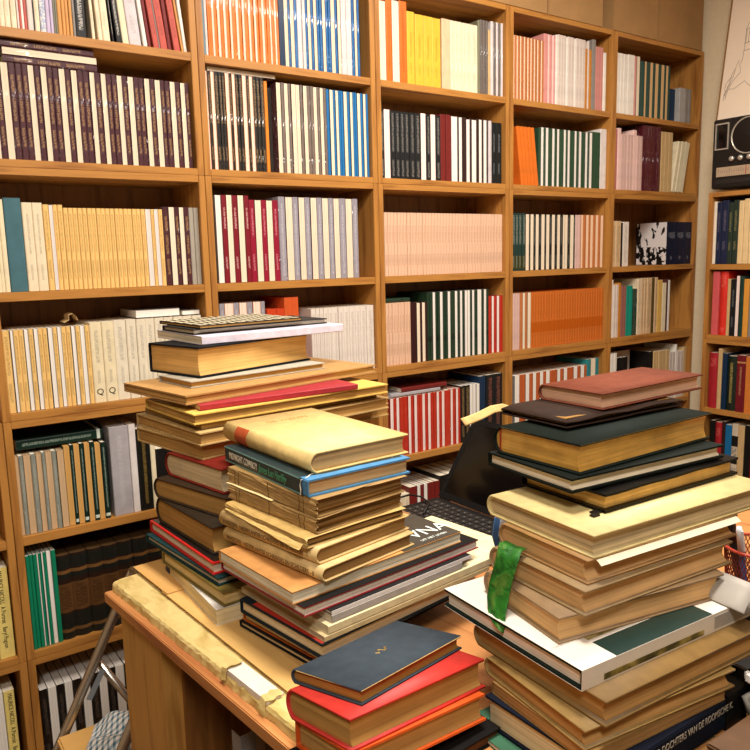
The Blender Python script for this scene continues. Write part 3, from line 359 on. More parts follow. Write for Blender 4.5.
 (3, 'C5'): [('pinkwhiteE_w', 1427, 14.0, 200, 0, 0), ('red_w', 1441, 12.5, 200, 0, 0), ('pinkwhiteE_w', 1454, 12.6, 200, 0, 0), ('red_w', 1467, 18.2, 200, 0, 0), ('red_w', 1485, 18.4, 200, 0, 0), ('pinkwhiteE_w', 1503, 12.1, 200, 0, 0), ('red_w', 1515, 13.8, 200, 0, 0), ('pinkwhiteE_w', 1529, 13.0, 200, 0, 0), ('red_w', 1542, 11.5, 200, 0, 0), ('red_w', 1554, 12.3, 200, 0, 0), ('pinkwhiteE_w', 1566, 12.4, 200, 0, 0), ('red_w', 1578, 12.5, 200, 0, 0), ('pinkwhiteE_w', 1591, 12.5, 200, 0, 0), ('red_w', 1603, 12.6, 200, 0, 0), ('red_w', 1616, 12.7, 200, 0, 0), ('pinkwhiteE_w', 1629, 11.9, 200, 0, 0), ('red_w', 1640, 13.7, 200, 0, 0), ('pinkwhiteE_w', 1654, 12.9, 200, 0, 0), ('red_w', 1667, 26.0, 200, 0, 0), ('pinkwhiteE_w', 1693, 11.4, 200, 0, 0), ('red_w', 1704, 14.1, 200, 0, 0), ('pinkwhiteE_w', 1718, 11.5, 200, 0, 0), ('red_w', 1730, 12.4, 200, 0, 0), ('black_bronze', 1742, 21.5, 206, 0, 0), ('black_bronze', 1764, 22.6, 206, 0, 0), ('whiteE', 1786, 15.5, 206, 0, 0), ('whiteE', 1802, 14.6, 206, 0, 0), ('whiteE', 1817, 15.7, 206, 0, 0), ('navy', 1832, 32.6, 231, 0, 0), ('black_redtext', 1865, 42.5, 232, 0, 0), ('black_redtext', 1907, 43.3, 232, 0, 0)],
 (3, 'C6'): [('cream_faint', 1450, 28.2, 165, 0, 0), ('cream_faint', 1478, 24.4, 165, 0, 0), ('dark_red', 1502, 33.0, 185, 0, 0), ('whiteE', 1535, 14.2, 185, 0, 0), ('dark_red', 1549, 15.1, 185, 0, 0), ('whiteE', 1565, 15.2, 185, 0, 0), ('dark_red', 1580, 17.0, 185, 0, 0), ('dark_red', 1597, 18.8, 185, 0, 0), ('dark_red', 1616, 21.6, 185, 0, 0), ('black', 1637, 34.9, 200, 0, 0), ('black', 1672, 31.0, 200, 0, 0), ('black', 1703, 35.9, 200, 0, 0), ('black', 1739, 36.5, 200, 0, 0), ('black', 1775, 37.0, 200, 0, 0), ('black', 1812, 37.6, 200, 0, 0)],
 (4, 'A1'): [('white', 1981, 9.4, 219, 0, 0), ('peachE', 1991, 8.0, 215, 0, 0), ('rust', 1999, 8.7, 215, 0, 0), ('peachE', 2008, 8.0, 215, 0, 0), ('rust', 2016, 8.8, 215, 0, 0), ('peachE', 2024, 8.1, 215, 0, 0), ('rust', 2033, 8.9, 215, 0, 0), ('peachE', 2041, 8.2, 215, 0, 0), ('rust', 2050, 8.9, 215, 0, 0), ('peachE', 2059, 8.2, 215, 0, 0), ('rust', 2067, 9.0, 215, 0, 0), ('peachE', 2076, 8.3, 215, 0, 0), ('rust', 2084, 9.1, 215, 0, 0), ('peachE', 2093, 8.3, 215, 0, 0), ('rust', 2101, 9.1, 215, 0, 0), ('peachE', 2111, 8.4, 215, 0, 0), ('rust', 2119, 9.2, 215, 0, 0), ('peachE', 2128, 8.5, 215, 0, 0), ('rust', 2137, 9.3, 215, 0, 0), ('pink', 2146, 21.8, 241, 0, 0), ('palepink', 2168, 7.8, 240, 0, 0), ('pink', 2175, 15.7, 241, 0, 0), ('palepink', 2191, 7.9, 240, 0, 0), ('pink', 2199, 9.5, 241, 0, 0), ('white', 2209, 12.7, 245, 0, 0), ('greywhite', 2221, 15.2, 248, 0, 0), ('greywhite', 2237, 15.3, 248, 0, 0), ('greywhite', 2252, 15.4, 248, 0, 0), ('white', 2267, 8.1, 245, 0, 0), ('greywhite', 2275, 18.0, 248, 0, 0), ('greywhite', 2293, 19.0, 248, 0, 0), ('white', 2312, 6.6, 245, 0, 0), ('greywhite', 2319, 18.3, 248, 0, 0), ('greywhite', 2337, 18.5, 248, 0, 0), ('greywhite', 2356, 19.5, 248, 0, 0), ('ochre', 2375, 12.8, 219, 0, 0), ('greywhite', 2388, 10.3, 248, 0, 0), ('ochre', 2398, 13.8, 219, 0, 0), ('grey', 2412, 20.8, 257, 0, 0), ('rose', 2433, 15.7, 235, 0, 0), ('rose', 2449, 15.8, 235, 0, 0), ('rose', 2464, 15.0, 235, 0, 0), ('white', 2479, 17.8, 218, 0, 0)],
 (4, 'A2'): [('orange', 1976, 14.7, 208, 0, 0), ('orange_lean', 2030, 18.0, 205, 7.5, 0), ('orange_lean', 2048, 18.2, 205, 7.5, 0), ('orange_lean', 2066, 18.3, 205, 7.5, 0), ('orange_lean', 2084, 18.5, 205, 7.5, 0), ('orange_lean', 2103, 18.6, 205, 7.5, 0), ('dkgreen2', 2121, 11.7, 208, 0, 0), ('whiteE', 2133, 13.3, 210, 0, 0), ('dkgreen2', 2146, 10.2, 208, 0, 0), ('whiteE', 2157, 13.5, 210, 0, 0), ('dkgreen2', 2170, 11.9, 208, 0, 0), ('dkgreen2', 2182, 12.0, 208, 0, 0), ('whiteE', 2194, 12.9, 210, 0, 0), ('dkgreen2', 2207, 13.7, 208, 0, 0), ('whiteE', 2221, 12.2, 210, 0, 0), ('dkgreen2', 2233, 12.2, 208, 0, 0), ('dkgreen2', 2245, 12.3, 208, 0, 0), ('whiteE', 2257, 12.4, 210, 0, 0), ('dkgreen2', 2270, 9.9, 208, 0, 0), ('whiteE', 2280, 12.5, 210, 0, 0), ('dkgreen2', 2292, 12.5, 208, 0, 0), ('dkgreen2', 2305, 13.4, 208, 0, 0), ('whiteE', 2318, 11.8, 210, 0, 0), ('dkgreen2', 2330, 13.6, 208, 0, 0), ('whiteE', 2344, 12.8, 210, 0, 0), ('dkgreen2', 2356, 12.9, 208, 0, 0), ('dkgreen2', 2369, 12.1, 208, 0, 0), ('whiteE', 2381, 13.0, 210, 0, 0), ('dkgreen2', 2394, 11.3, 208, 0, 0), ('whiteE', 2406, 14.9, 210, 0, 0), ('dkgreen2', 2420, 16.7, 214, 0, 0), ('dkgreen2', 2437, 16.8, 214, 0, 0), ('dkgreen2', 2454, 17.8, 214, 0, 0), ('white_big', 2472, 38.7, 229, 0, 0)],
 (4, 'B3'): [('dkgreen_text', 1989, 18.0, 208, 0, 0), ('dkgreen_text', 2007, 17.4, 208, 0, 0), ('dkgreen_text', 2024, 17.5, 208, 0, 0), ('dkgreen_text', 2042, 18.4, 208, 0, 0), ('creamE', 2060, 17.8, 205, 0, 0), ('black_text', 2078, 7.4, 205, 0, 0), ('creamE', 2085, 17.2, 205, 0, 0), ('black_text', 2102, 11.3, 205, 0, 0), ('creamE', 2114, 16.6, 205, 0, 0), ('black_text', 2130, 12.2, 205, 0, 0), ('creamE', 2143, 18.4, 205, 0, 0), ('black_text', 2161, 10.0, 205, 0, 0), ('creamE', 2171, 17.8, 205, 0, 0), ('black_text', 2189, 13.2, 205, 0, 0), ('creamE', 2202, 17.2, 205, 0, 0), ('black_text', 2219, 11.8, 205, 0, 0), ('creamE', 2231, 16.6, 205, 0, 0), ('black_text', 2248, 13.5, 205, 0, 0), ('creamE', 2261, 12.0, 205, 0, 0), ('creamE', 2273, 17.7, 205, 0, 0), ('black_text', 2291, 12.2, 205, 0, 0), ('creamE', 2303, 20.4, 205, 0, 0), ('black_text', 2323, 12.3, 205, 0, 0), ('pinkgrey', 2336, 15.7, 205, 0, 0), ('pinkgrey', 2351, 15.8, 205, 0, 0), ('peachE', 2367, 12.5, 206, 0, 0), ('rust', 2380, 15.1, 206, 0, 0), ('peachE', 2395, 16.0, 206, 0, 0), ('rust', 2411, 13.6, 206, 0, 0), ('peachE', 2424, 16.2, 206, 0, 0), ('rust', 2441, 13.7, 206, 0, 0), ('peachE', 2454, 16.4, 206, 0, 0), ('rust', 2471, 13.9, 206, 0, 0), ('peachE', 2485, 16.6, 206, 0, 0)],
 (4, 'B4'): [('pinkgrey', 1987, 10.9, 209, 0, 0), ('pinkgrey', 1998, 11.0, 209, 0, 0), ('pinkgrey', 2009, 12.5, 209, 0, 0), ('pinkgrey', 2021, 11.8, 209, 0, 0), ('rust', 2033, 14.1, 210, 0, 0), ('creamE', 2047, 13.4, 210, 0, 0), ('rust', 2061, 13.5, 210, 0, 0), ('creamE', 2074, 18.1, 210, 0, 0), ('rust_text', 2092, 15.1, 209, 0, 0), ('rust_text', 2107, 15.1, 209, 0, 0), ('rust_text', 2122, 15.1, 209, 0, 0), ('rust_text', 2137, 15.1, 209, 0, 0), ('rust_text', 2153, 15.1, 209, 0, 0), ('rust_text', 2168, 15.1, 209, 0, 0), ('rust_text', 2183, 15.1, 209, 0, 0), ('rust_text', 2198, 15.1, 209, 0, 0), ('rust_text', 2213, 15.1, 209, 0, 0), ('rust_text', 2228, 15.1, 209, 0, 0), ('rust_text', 2243, 15.1, 209, 0, 0), ('rust_text', 2258, 15.1, 209, 0, 0), ('rust_text', 2273, 15.1, 209, 0, 0), ('rust_text', 2288, 15.1, 209, 0, 0), ('rust_text', 2303, 15.1, 209, 0, 0), ('rust_text', 2318, 15.1, 209, 0, 0), ('rust_text', 2333, 15.1, 209, 0, 0), ('rust_text', 2348, 15.1, 209, 0, 0), ('rust_text', 2363, 15.1, 209, 0, 0), ('rust_text', 2379, 15.1, 209, 0, 0), ('rust_text', 2394, 15.1, 209, 0, 0), ('rust_text', 2409, 15.1, 209, 0, 0), ('rust_text', 2424, 15.1, 209, 0, 0), ('rust_text', 2439, 15.1, 209, 0, 0), ('rust_text', 2454, 15.1, 209, 0, 0), ('rust_text', 2469, 15.1, 209, 0, 0), ('rust_text', 2484, 15.1, 209, 0, 0), ('rust_text', 2499, 15.1, 209, 0, 0)],
 (4, 'C5'): [('whiteE', 2006, 25.1, 213, 0, 0), ('rust_deep', 2031, 16.6, 213, 0, 0), ('rust_deep', 2047, 17.5, 213, 0, 0), ('whiteE', 2065, 20.0, 213, 0, 0), ('rust_deep', 2085, 20.2, 213, 0, 0), ('whiteE', 2105, 17.9, 213, 0, 0), ('rust_deep', 2123, 21.3, 213, 0, 0), ('whiteE', 2144, 18.2, 213, 0, 0), ('rust_deep', 2162, 16.6, 213, 0, 0), ('whiteE', 2179, 20.9, 213, 0, 0), ('rust_deep', 2200, 21.1, 213, 0, 0), ('rust_deep', 2221, 21.3, 213, 0, 0), ('whiteE', 2242, 17.2, 213, 0, 0), ('rust_deep', 2260, 19.0, 213, 0, 0), ('whiteE', 2279, 20.0, 213, 0, 0), ('rust_deep', 2299, 19.3, 213, 0, 0), ('rust_deep', 2318, 20.3, 213, 0, 0), ('whiteE', 2338, 22.3, 213, 0, 0), ('rust_deep', 2360, 19.7, 213, 0, 0), ('whiteE', 2380, 20.8, 213, 0, 0), ('rust_deep', 2401, 18.2, 213, 0, 0), ('teal', 2419, 22.9, 235, 0, 0), ('creamE', 2442, 29.7, 235, 0, 0), ('teal', 2472, 21.5, 235, 0, 0)],
 (5, 'A1'): [('white', 2565, 21.7, 229, 0, 0), ('white', 2587, 19.4, 229, 0, 0), ('white', 2606, 25.5, 229, 0, 0), ('white', 2632, 43.0, 231, 0, 0), ('pink', 2675, 14.8, 230, 0, 0), ('creamE', 2689, 20.1, 232, 0, 0), ('green_cloth', 2709, 16.7, 217, 0, 0), ('green_cloth', 2726, 14.2, 217, 0, 0), ('tanE2', 2740, 13.4, 219, 0, 0), ('green_cloth', 2754, 22.4, 217, 0, 0), ('tanE2', 2776, 19.9, 219, 0, 0), ('green_cloth', 2796, 14.5, 217, 0, 0), ('tanE2', 2811, 22.0, 219, 0, 0), ('green_cloth', 2833, 18.4, 217, 0, 0), ('tanE2', 2851, 21.4, 219, 0, 0), ('green_cloth', 2872, 11.2, 217, 0, 0), ('tanE2', 2884, 16.9, 219, 0, 0), ('green_cloth', 2900, 16.1, 217, 0, 0), ('navy', 2916, 70.0, 137, 0, 0.02), ('silver_tape', 2987, 24.4, 142, 0, 0), ('silver_tape', 3011, 19.7, 142, 0, 0), ('grey', 3031, 24.8, 142, 0, 0), ('grey', 3055, 17.0, 142, 0, 0)],
 (5, 'A2'): [('rose_dark', 2557, 23.6, 235, 0, 0), ('palepink', 2580, 21.3, 240, 0, 0), ('pinkgrey', 2601, 19.7, 219, 0, 0), ('pinkgrey', 2621, 19.0, 219, 0, 0), ('pinkgrey', 2640, 19.1, 219, 0, 0), ('pinkgrey', 2659, 19.3, 219, 0, 0), ('palepink', 2679, 24.7, 240, 0, 0), ('pinkgrey', 2703, 19.6, 219, 0, 0), ('pinkgrey', 2723, 19.7, 219, 0, 0), ('maroon_gloss', 2743, 21.7, 264, 0, 0), ('maroon_gloss', 2764, 18.2, 264, 0, 0), ('maroon_gloss', 2783, 29.4, 264, 0, 0), ('maroon_gloss', 2812, 30.6, 264, 0, 0), ('maroon_gloss', 2843, 25.3, 264, 0, 0), ('tan', 2868, 26.5, 247, 0, 0), ('tan', 2894, 28.7, 248, 0, 0), ('tan', 2923, 28.9, 248, 0, 0), ('cream', 2952, 25.3, 216, -11, 0), ('cream', 2977, 29.5, 216, -11, 0), ('cream', 3007, 31.8, 216, -11, 0)],
 (5, 'B3'): [('tan_text', 2557, 23.1, 184, 0, 0), ('tan_text', 2580, 34.6, 184, 0, 0), ('black', 2614, 13.1, 177, 0, 0), ('white_text', 2627, 42.3, 181, 0, 0), ('navy_emblem', 2932, 67.0, 183, 0, 0), ('navy_emblem', 2999, 64.5, 183, 0, 0), ('navy_emblem', 3063, 54.5, 183, 0, 0)],
 (5, 'B4'): [('white', 2556, 21.6, 239, 0, 0), ('greywhite', 2578, 16.6, 218, 0, 0), ('greywhite', 2594, 16.7, 218, 0, 0), ('ochre', 2611, 17.6, 225, 0, 0), ('mauve', 2629, 16.9, 212, 0, 0), ('mauve', 2646, 16.1, 212, 0, 0), ('teal_green', 2662, 23.4, 210, 0, 0), ('teal_green', 2685, 19.9, 210, 0, 0), ('dkgreen_gloss', 2705, 20.1, 196, 0, 0), ('dkgreen_gloss', 2725, 12.9, 196, 0, 0), ('cream_text', 2738, 26.8, 237, 0, 0), ('tan_text', 2765, 18.6, 239, 0, 0), ('tan_text', 2783, 18.8, 239, 0, 0), ('tan_text', 2802, 33.1, 239, 0, 0), ('olive', 2835, 22.0, 238, 0, 0), ('tan_text', 2857, 21.2, 239, 0, 0), ('yellow_tan', 2878, 34.0, 227, 0, 0), ('cream', 2912, 29.5, 213, 0, 0), ('mauve_dark', 2942, 11.9, 229, 0, 0), ('white', 2954, 15.9, 224, 0, 0)],
 (5, 'C5'): [('white', 2571, 22.0, 244, 0, 0), ('white', 2593, 19.5, 244, 0, 0), ('black_white', 2612, 25.1, 222, 0, 0), ('black_white', 2637, 25.3, 222, 0, 0), ('black_white', 2662, 24.6, 222, 0, 0), ('black', 2844, 27.2, 228, 0, 0), ('tan', 2871, 21.5, 225, 0, 0), ('tan', 2893, 17.7, 225, 0, 0), ('tan', 2911, 29.8, 225, 0, 0), ('tan', 2940, 28.1, 225, 0, 0), ('tan', 2969, 27.3, 225, 0, 0), ('greywhite', 2996, 23.5, 211, 0, 0), ('greywhite', 3019, 22.6, 211, 0, 0), ('white', 3042, 12.4, 244, 0, 0), ('greywhite', 3054, 29.2, 211, 0, 0), ('greywhite', 3084, 23.1, 211, 0, 0), ('tan', 3107, 24.4, 225, 0, 0)],
}
for (c, row), its in ROWS.items():
    lo, hi = XL[c]+PT+.0015, XL[c+1]-PT-.0015
    a, b = its[0][1]/1000, (its[-1][1]+its[-1][2])/1000
    if a < lo and b > hi: s = (hi-lo)/(b-a); f = lambda x: lo+(x-a)*s
    elif a < lo: s = 1.; f = (lambda q: lambda x: x+q)(min(lo-a, max(hi-b, 0)) if hi-b > 0 else 0); s = min(1., (hi-lo)/(b-a)); f = (lambda s, a, lo: lambda x: lo+(x-a)*s)(s, a, lo)
    elif b > hi: s = min(1., (hi-a)/(b-a)); f = (lambda s, a: lambda x: a+(x-a)*s)(s, a)
    else: s = 1.; f = lambda x: x
    prev = 0.; N = len(its); tops = []
    fromright = (c == 1 and row in ('A1', 'A2', 'B3')) or c == 0
    for i, (kd, x, wd, h, ln, dp) in enumerate(its):
        x0 = f(x/1000); t = wd/1000*s-.0003; h = h/1000
        if ln > 0 and kd != 'orange_lean':            # a fan of books: each may lean only a little more than the one before it
            ln = min(ln, prev+math.degrees(math.atan(.42*t/h))); q = h*math.tan(R(ln-prev)) if ln > prev else 0.; x0 += q*1.2; t -= q*1.4
        prev = ln; t *= math.cos(R(ln))**2
        z = ZB[row]; y = .012+dp+rnd.uniform(0, .0025)
        piv = x0
        if ln < 0:                                   # leaning over to the right: its lower right corner carries it
            o_loc = Vector((x0+t, y, z+H))-Vector((t*math.cos(R(-ln)), 0, -t*math.sin(R(-ln))))
        else: o_loc = Vector((x0, y, z+H))
        word = K[kd][3]; 
        where = '%s from %s, %s of %s' % (ordinal(N-i if fromright else i+1), 'right end' if fromright else 'left', RN[row], CB[c])
        d = .155 if h < .21 else .165
        o = book_up(kd, o_loc, 0., t, h, min(d, .180-dp), word+' book, '+where, '%s books on the %s of the %s' % (word, RN[row], CB[c]), ln)
        opt = K[kd][4]
        if kd == 'navy_emblem' and its[i-1][0] != kd: boxo('cover_photograph', (-.0004, -.0001, .002, .152, .001, h-.001), PHOTO.m, o); o['label'] = 'navy book with a black and white photograph on its cover, fifth tall bookcase'
        if opt.get('q'): lettering('spine_letter', 'Q', min(t*.75, .022), (t/2, -.0004, h*.1), (1, 0, 0), (0, 0, 1), INK, o, 'CENTER')
        if opt.get('nicoll'): lettering('spine_lettering', 'MAURICE NICOLL  A Portrait   Beryl Pogson', .0145, (t*.38, -.0004, h*.97), (0, 0, -1), (1, 0, 0), INK, o, squeeze=.74)
WROWS = {
 'A': (-.0580, .252, 'top shelf', [('wall_white', -191, 13.2), ('wall_navy', -205, 20), ('wall_navy', -225, 29.5), ('wall_green', -255, 19.5), ('wall_green', -275, 22.8), ('wall_cream', -298, 21), ('wall_cream', -319, 22), ('wall_cream', -342, 21), ('wall_cream', -363, 21), ('wall_cream', -385, 21), ('wall_navy', -407, 26)]),
 'B': (-.351, .264, 'second shelf', [('wall_pinkred', -200, 29), ('wall_red', -230, 34), ('tan', -265, 13.4), ('black_small', -279, 23.5), ('pinkwhiteE', -303, 14.6), ('dkgreen_gloss', -318, 15.5), ('wall_ochre', -334, 22.5), ('grey', -357, 21), ('wall_ochre', -379, 19), ('wall_red', -400, 28)]),
 'C': (-.662, .235, 'third shelf', [('wall_crimson', -196, 42), ('tan', -239, 18), ('navy', -258, 20.5), ('wall_greentitle', -279, 41), ('wall_maroon', -321, 36.5), ('wall_orange', -358, 36), ('red_brown', -395, 24), ('navy', -420, 30)]),
 'D': (-.9655, .25, 'fourth shelf', [('black', -216, 21), ('wall_crimson', -238, 30), ('darkbrown', -269, 15.8), ('wall_blue', -285, 28), ('wall_bw', -314, 25.8), ('tan', -340, 27), ('black', -368, 25), ('wall_crimson', -394, 21)])}
HT = {'wall_pinkred': .262, 'wall_red': .262, 'tan': .232, 'black_small': .23, 'pinkwhiteE': .245, 'dkgreen_gloss': .243, 'wall_ochre': .232, 'grey': .22, 'wall_orange': .225}
for key, (zb, h0, nm, its) in WROWS.items():
    for i, (kd, y, wd) in enumerate(its):
        h = HT.get(kd, h0) if key == 'B' else h0*(1., .985, 1.01, .97)[i % 4]
        if key == 'C' and kd == 'tan': h = .255
        book_up(kd, (RX+.012+rnd.uniform(0, .002), y/1000, zb+.0005+H), -math.pi/2, wd/1000-.0006, h, .155, '%s book, %s from far end, %s of side-wall bookcase' % (K[kd][3], ordinal(i+1), nm), '%s books on the %s of the side-wall bookcase' % (K[kd][3], nm))
# books lying flat on top of the upright ones
def lying(kind, x1, L, t, z, y0, words, d=.15, rz=0., name=None):
    """a shelved book laid on its side: spine to the front, length along the shelf, its right end at x1"""
    me, mp = book_meshes(kind, t, L, d)
    o = bpy.data.objects.new(name or 'lying_paperback', me); COL.objects.link(o)
    o.matrix_world = Matrix.Translation((x1, y0, z+H)) @ Matrix.Rotation(rz, 4, 'Z') @ Matrix(((0, 0, -1, 0), (0, 1, 0, 0), (1, 0, 0, 0), (0, 0, 0, 1)))
    p = bpy.data.objects.new('pages', mp); COL.objects.link(p); p.parent = o
    tag(o, words, 'book'); return o
ZT = ZB['A2']+.218+.001
for j, (kd, wd) in enumerate((('maroon_w', 'maroon-spined'), ('creamE_w', 'cream page-edged'), ('maroon_w', 'maroon-spined'))):
    lying(kd, .560 - (.006 if j == 2 else 0), .212, .0165, ZT+j*.0172, .014, '%s book lying on the maroon row, %s layer up, at its right' % (wd, ORD[j]))
    if j < 3: lying(kd, .342, .05, .0165, ZT+j*.0172, .014, '%s book lying on the maroon row, %s layer up, cut by the frame' % (wd, ORD[j]))
lying('creamE_w', 1.055, .205, .0125, ZB['A2']+.2585, .02, 'cream book lying flat on the black bronze-lettered books, second tall bookcase', d=.14)
ZQ = ZB['B4']+.2095
lying('whiteE', .735, .12, .020, ZQ, .03, 'white book lying flat on the cream books, left of two, fourth shelf', d=.14)
lying('whiteE', .792, .05, .012, ZQ, .03, 'small white book lying flat by the bookcase upright, fourth shelf', d=.14)
lying('green_title', .505, .208, .026, ZB['C5']+.2125, .03, 'blackish green book lying flat on wrapped tan books, fifth shelf', d=.14)
lying('dkgreen', 1.53, .10, .012, ZB['B4']+.2065, .03, 'dark green book lying flat on the peach books, third tall bookcase', d=.14)
lying('silver_big', 1.65, .215, .012, ZB['C5']+.2015, .02, 'grey-edged book lying flat on the red striped row, lower of two', d=.15)
lying('red_brown', 1.68, .20, .015, ZB['C5']+.2140, .02, 'red-brown book lying flat on the red striped row, upper of two', d=.15)
# big white card-backed book leaning behind the black ones
o = boxo('white_folder', (0, .165, 0, .012, 0, .232), plain('white_folder_card', 'd9d2ca', .7)); o.location = (2.648, .10, ZB['C5']+H+.0008)
boxo('pages', (.165, .1665, .001, .011, .002, .230), page_up(PAGE, False), o); tag(o, 'large white folder standing face out behind black books, fifth tall bookcase', 'folder')
bm = bmesh.new(); pts = [(0, 0), (.012, .006), (.012, .018), (.022, .022), (.03, .014), (.034, .004)]
strip_loop(bm, pts, [(p[0]+.001, p[1]-.0012) for p in pts], lambda q, s: (q[0], s, q[1]), 0, .05)
o = link('paper_tag', bm, plain('tan_paper', 'cfae78', .8)); o.location = (.434, .03, ZB['B4']+.2105+H); tag(o, 'curled tan paper tag on top of the cream Q books', 'paper')
# ---------------------------------------------------------------- cardboard boxes, radio, print
CARD = plain('corrugated_card', 'a57f52', .8, .15, .1, 12.); TAPE = plain('brown_tape', 'b08a58', .3, .5, .05)
for x0, x1, lab in ((1.78, 2.155, 'brown cardboard box on top of the bookcases, farthest left in view'), (2.160, 2.462, 'brown cardboard box on top of the bookcases, second from the left'),
                    (2.524, 2.806, 'brown cardboard box above the fifth bookcase, left of the pair by the wall'), (2.812, 3.125, 'brown cardboard box above the fifth bookcase, next to the side wall')):
    e = empty('cardboard_box', (x0, .004, .8455+H)); tag(e, lab, 'box', 'cardboard boxes on top of the bookcases'); w_ = x1-x0
    boxo('box_body', (0, w_, 0, .19, 0, .27), CARD, e, .003)
    for a, b in ((.001, .094), (.096, .189)): boxo('flap', (.001, w_-.001, a, b, .2702, .2735), CARD, e)
    boxo('packing_tape', (w_*.5-.024, w_*.5+.024, -.0006, .19, .2737, .2742), TAPE, e)
BLK = plain('black_radio_plastic', '17130f', .45, .4, .06); SIL = plain('brushed_silver', 'cfc8ba', .3, .5, .04, 60., .6); DIAL = plain('tuning_dial', 'b49c80', .35, .5, .1, 20.)
e = empty('radio', (2.945, -.172, .2455+.0+H), -math.pi/2); tag(e, 'black portable radio standing on the side-wall bookcase under the drawing', 'radio')
z1 = .272
boxo('case', (0, .44, 0, .12, 0, z1), BLK, e, .004)
fr = bmesh.new()
for q in ((.012, .068, .152, .157), (.012, .068, .250, .255), (.012, .016, .157, .250), (.064, .068, .157, .250)): box(fr, q[0], q[1], -.005, 0, q[2], q[3])
mt = link('meter_frame', fr, SIL, e); boxo('cassette_window', (.026, .055, -.003, 0, .162, .245), plain('smoked_window', '0c0a09', .12, .6, 0), e)
MY = Matrix.Rotation(math.pi/2, 4, 'X')
def ring_y(name, cx, cz, prof, mat, par, seg=32): return link(name, lathe(bmesh.new(), prof, seg, Matrix.Translation((cx, 0, cz)) @ MY), mat, par, True)
for cx in (.148, .345):
    ring_y('speaker_ring', cx, .196, [(.066, 0), (.066, .004), (.071, .004), (.071, 0)], SIL, e)
    sp = ring_y('speaker_grille', cx, .196, [(.064, 0), (.060, .003), (.012, .0015), (.006, .004), (.001, .0045)], plain('speaker_mesh', '241c16', .7, .2, .3, 400.), e)
for cx in (.086, .122, .158, .194, .23, .27): ring_y('knob', cx, .112, [(.0105, 0), (.0105, .008), (.009, .011), (.001, .0115)], SIL, e, 20)
boxo('tuning_dial', (.022, .42, -.003, 0, .046, .083), DIAL, e); boxo('dial_pointer', (.145, .147, -.0045, -.003, .048, .081), plain('red_pointer', 'b23a20', .5), e)
GRY = plain('grey_print', '8d857a', .6, .2, 0)
tk = bmesh.new()
for i in range(40): box(tk, .03+.0095*i, .0308+.0095*i, -.0034, -.003, .062, .070 if i % 5 else .076)
link('dial_ticks', tk, INK, e)
boxo('vent_strip', (.02, .42, -.0015, 0, .018, .034), plain('vent_ribs', '2b2621', .6, .3, .6, 300.), e)
# leaning print of a tower on a rock, thin-framed
e = empty('framed_drawing', (3.000, -.146, .519+H)); e.rotation_euler = (0, math.atan2(.075, .47), -0.0)
tag(e, 'pale line drawing of a tower in a thin wooden frame, leaning on the wall', 'picture')
LB = .52; HB = .62
boxo('sheet', (.004, .007, -LB+.004, -.004, .004, HB-.004), plain('drawing_paper', 'ecd8c0', .75, .15, .03, 6.), e)
fb = bmesh.new()
for q in ((-LB, 0, 0, .005), (-LB, 0, HB-.005, HB), (-LB, -LB+.005, .005, HB-.005), (-.005, 0, .005, HB-.005)): box(fb, 0, .012, q[0], q[1], q[2], q[3])
link('frame', fb, plain('frame_wood', '8f6a3e', .5), e); boxo('backing', (.0072, .011, -LB+.005, -.005, .005, HB-.005), CARD, e)
lb = bmesh.new(); rr_ = random.Random(3)
def pen_line(pts): tube(lb, [(.0034, -max(y, .02+.1*max(0, z-.2)), z) for y, z in pts], .0009, 5)
TX = .116
for dx in (-.034, .034): pen_line([(TX+dx, .27), (TX+dx*1.05, .355)])
for zz in (.27, .30, .355): pen_line([(TX-.038, zz), (TX-.01, zz+.004), (TX+.03, zz+.008)])
for i in range(7): pen_line([(TX-.032+i*.0105, .302), (TX-.032+i*.0105, .353)])
pen_line([(TX-.036, .357), (TX-.02, .40), (TX, .425), (TX+.022, .40), (TX+.038, .36)]); pen_line([(TX-.012, .41), (TX-.012, .455)]); pen_line([(TX-.016, .438), (TX-.006, .44)])
for s in range(4):
    q = [(TX-.036-.012*s, .268-.03*s)]
    while q[-1][1] > .10: q.append((q[-1][0]-rr_.uniform(-.006, .016), q[-1][1]-rr_.uniform(.010, .024)))
    pen_line(q)
    q = [(TX+.0+.02*s, .262-.02*s)]
    while q[-1][1] > .11: q.append((q[-1][0]+rr_.uniform(-.008, .02), q[-1][1]-rr_.uniform(.008, .02)))
    pen_line(q)
pen_line([(.03, .13), (.06, .125), (.10, .15), (.13, .12), (.2, .13), (.3, .11)])
link('drawn_lines', lb, plain('pencil_grey', '8d7f74', .8, .1, 0), e)

# ---------------------------------------------------------------- desk
DZ = -.575; DO = Vector((.314, -.640, 0)); DA = R(5.5); DM = Matrix.Translation((DO.x, DO.y, 0)) @ Matrix.Rotation(DA, 4, 'Z')
def dsk(x, y, z): return DM @ Vector((x, y, z))
WD = wood('desk_pine', 'cb9850', 'a87438', 'z', 7.7); WT = wood('desk_top_board', 'c68850', 'a5653a', 'y', 3.3, False)
e = empty('desk', (DO.x, DO.y, 0), DA); tag(e, 'pine desk with an open end, loaded with stacks of old books', 'desk'); TZ = DZ+H
bm = bmesh.new(); poly = [(0, 0), (0, -1.06), (1.42, -1.06), (1.42, -.15)]
lo_ = [bm.verts.new((x_, y_, TZ-.0195)) for x_, y_ in poly]; hi_ = [bm.verts.new((x_, y_, TZ)) for x_, y_ in poly]
bm.faces.new(lo_); bm.faces.new(hi_[::-1])
for i in range(4): bm.faces.new((lo_[i], lo_[(i+1) % 4], hi_[(i+1) % 4], hi_[i]))
bmesh.ops.bevel(bm, geom=bm.edges[:], offset=.0015, segments=2, affect='EDGES'); link('desk_top', bm, WT, e)
boxo('end_panel', (.022, .060, -.178, -.012, 0, TZ-.0197), WD, e, .001)
boxo('end_panel', (.022, .052, -1.04, -.80, 0, TZ-.0197), WD, e, .001)
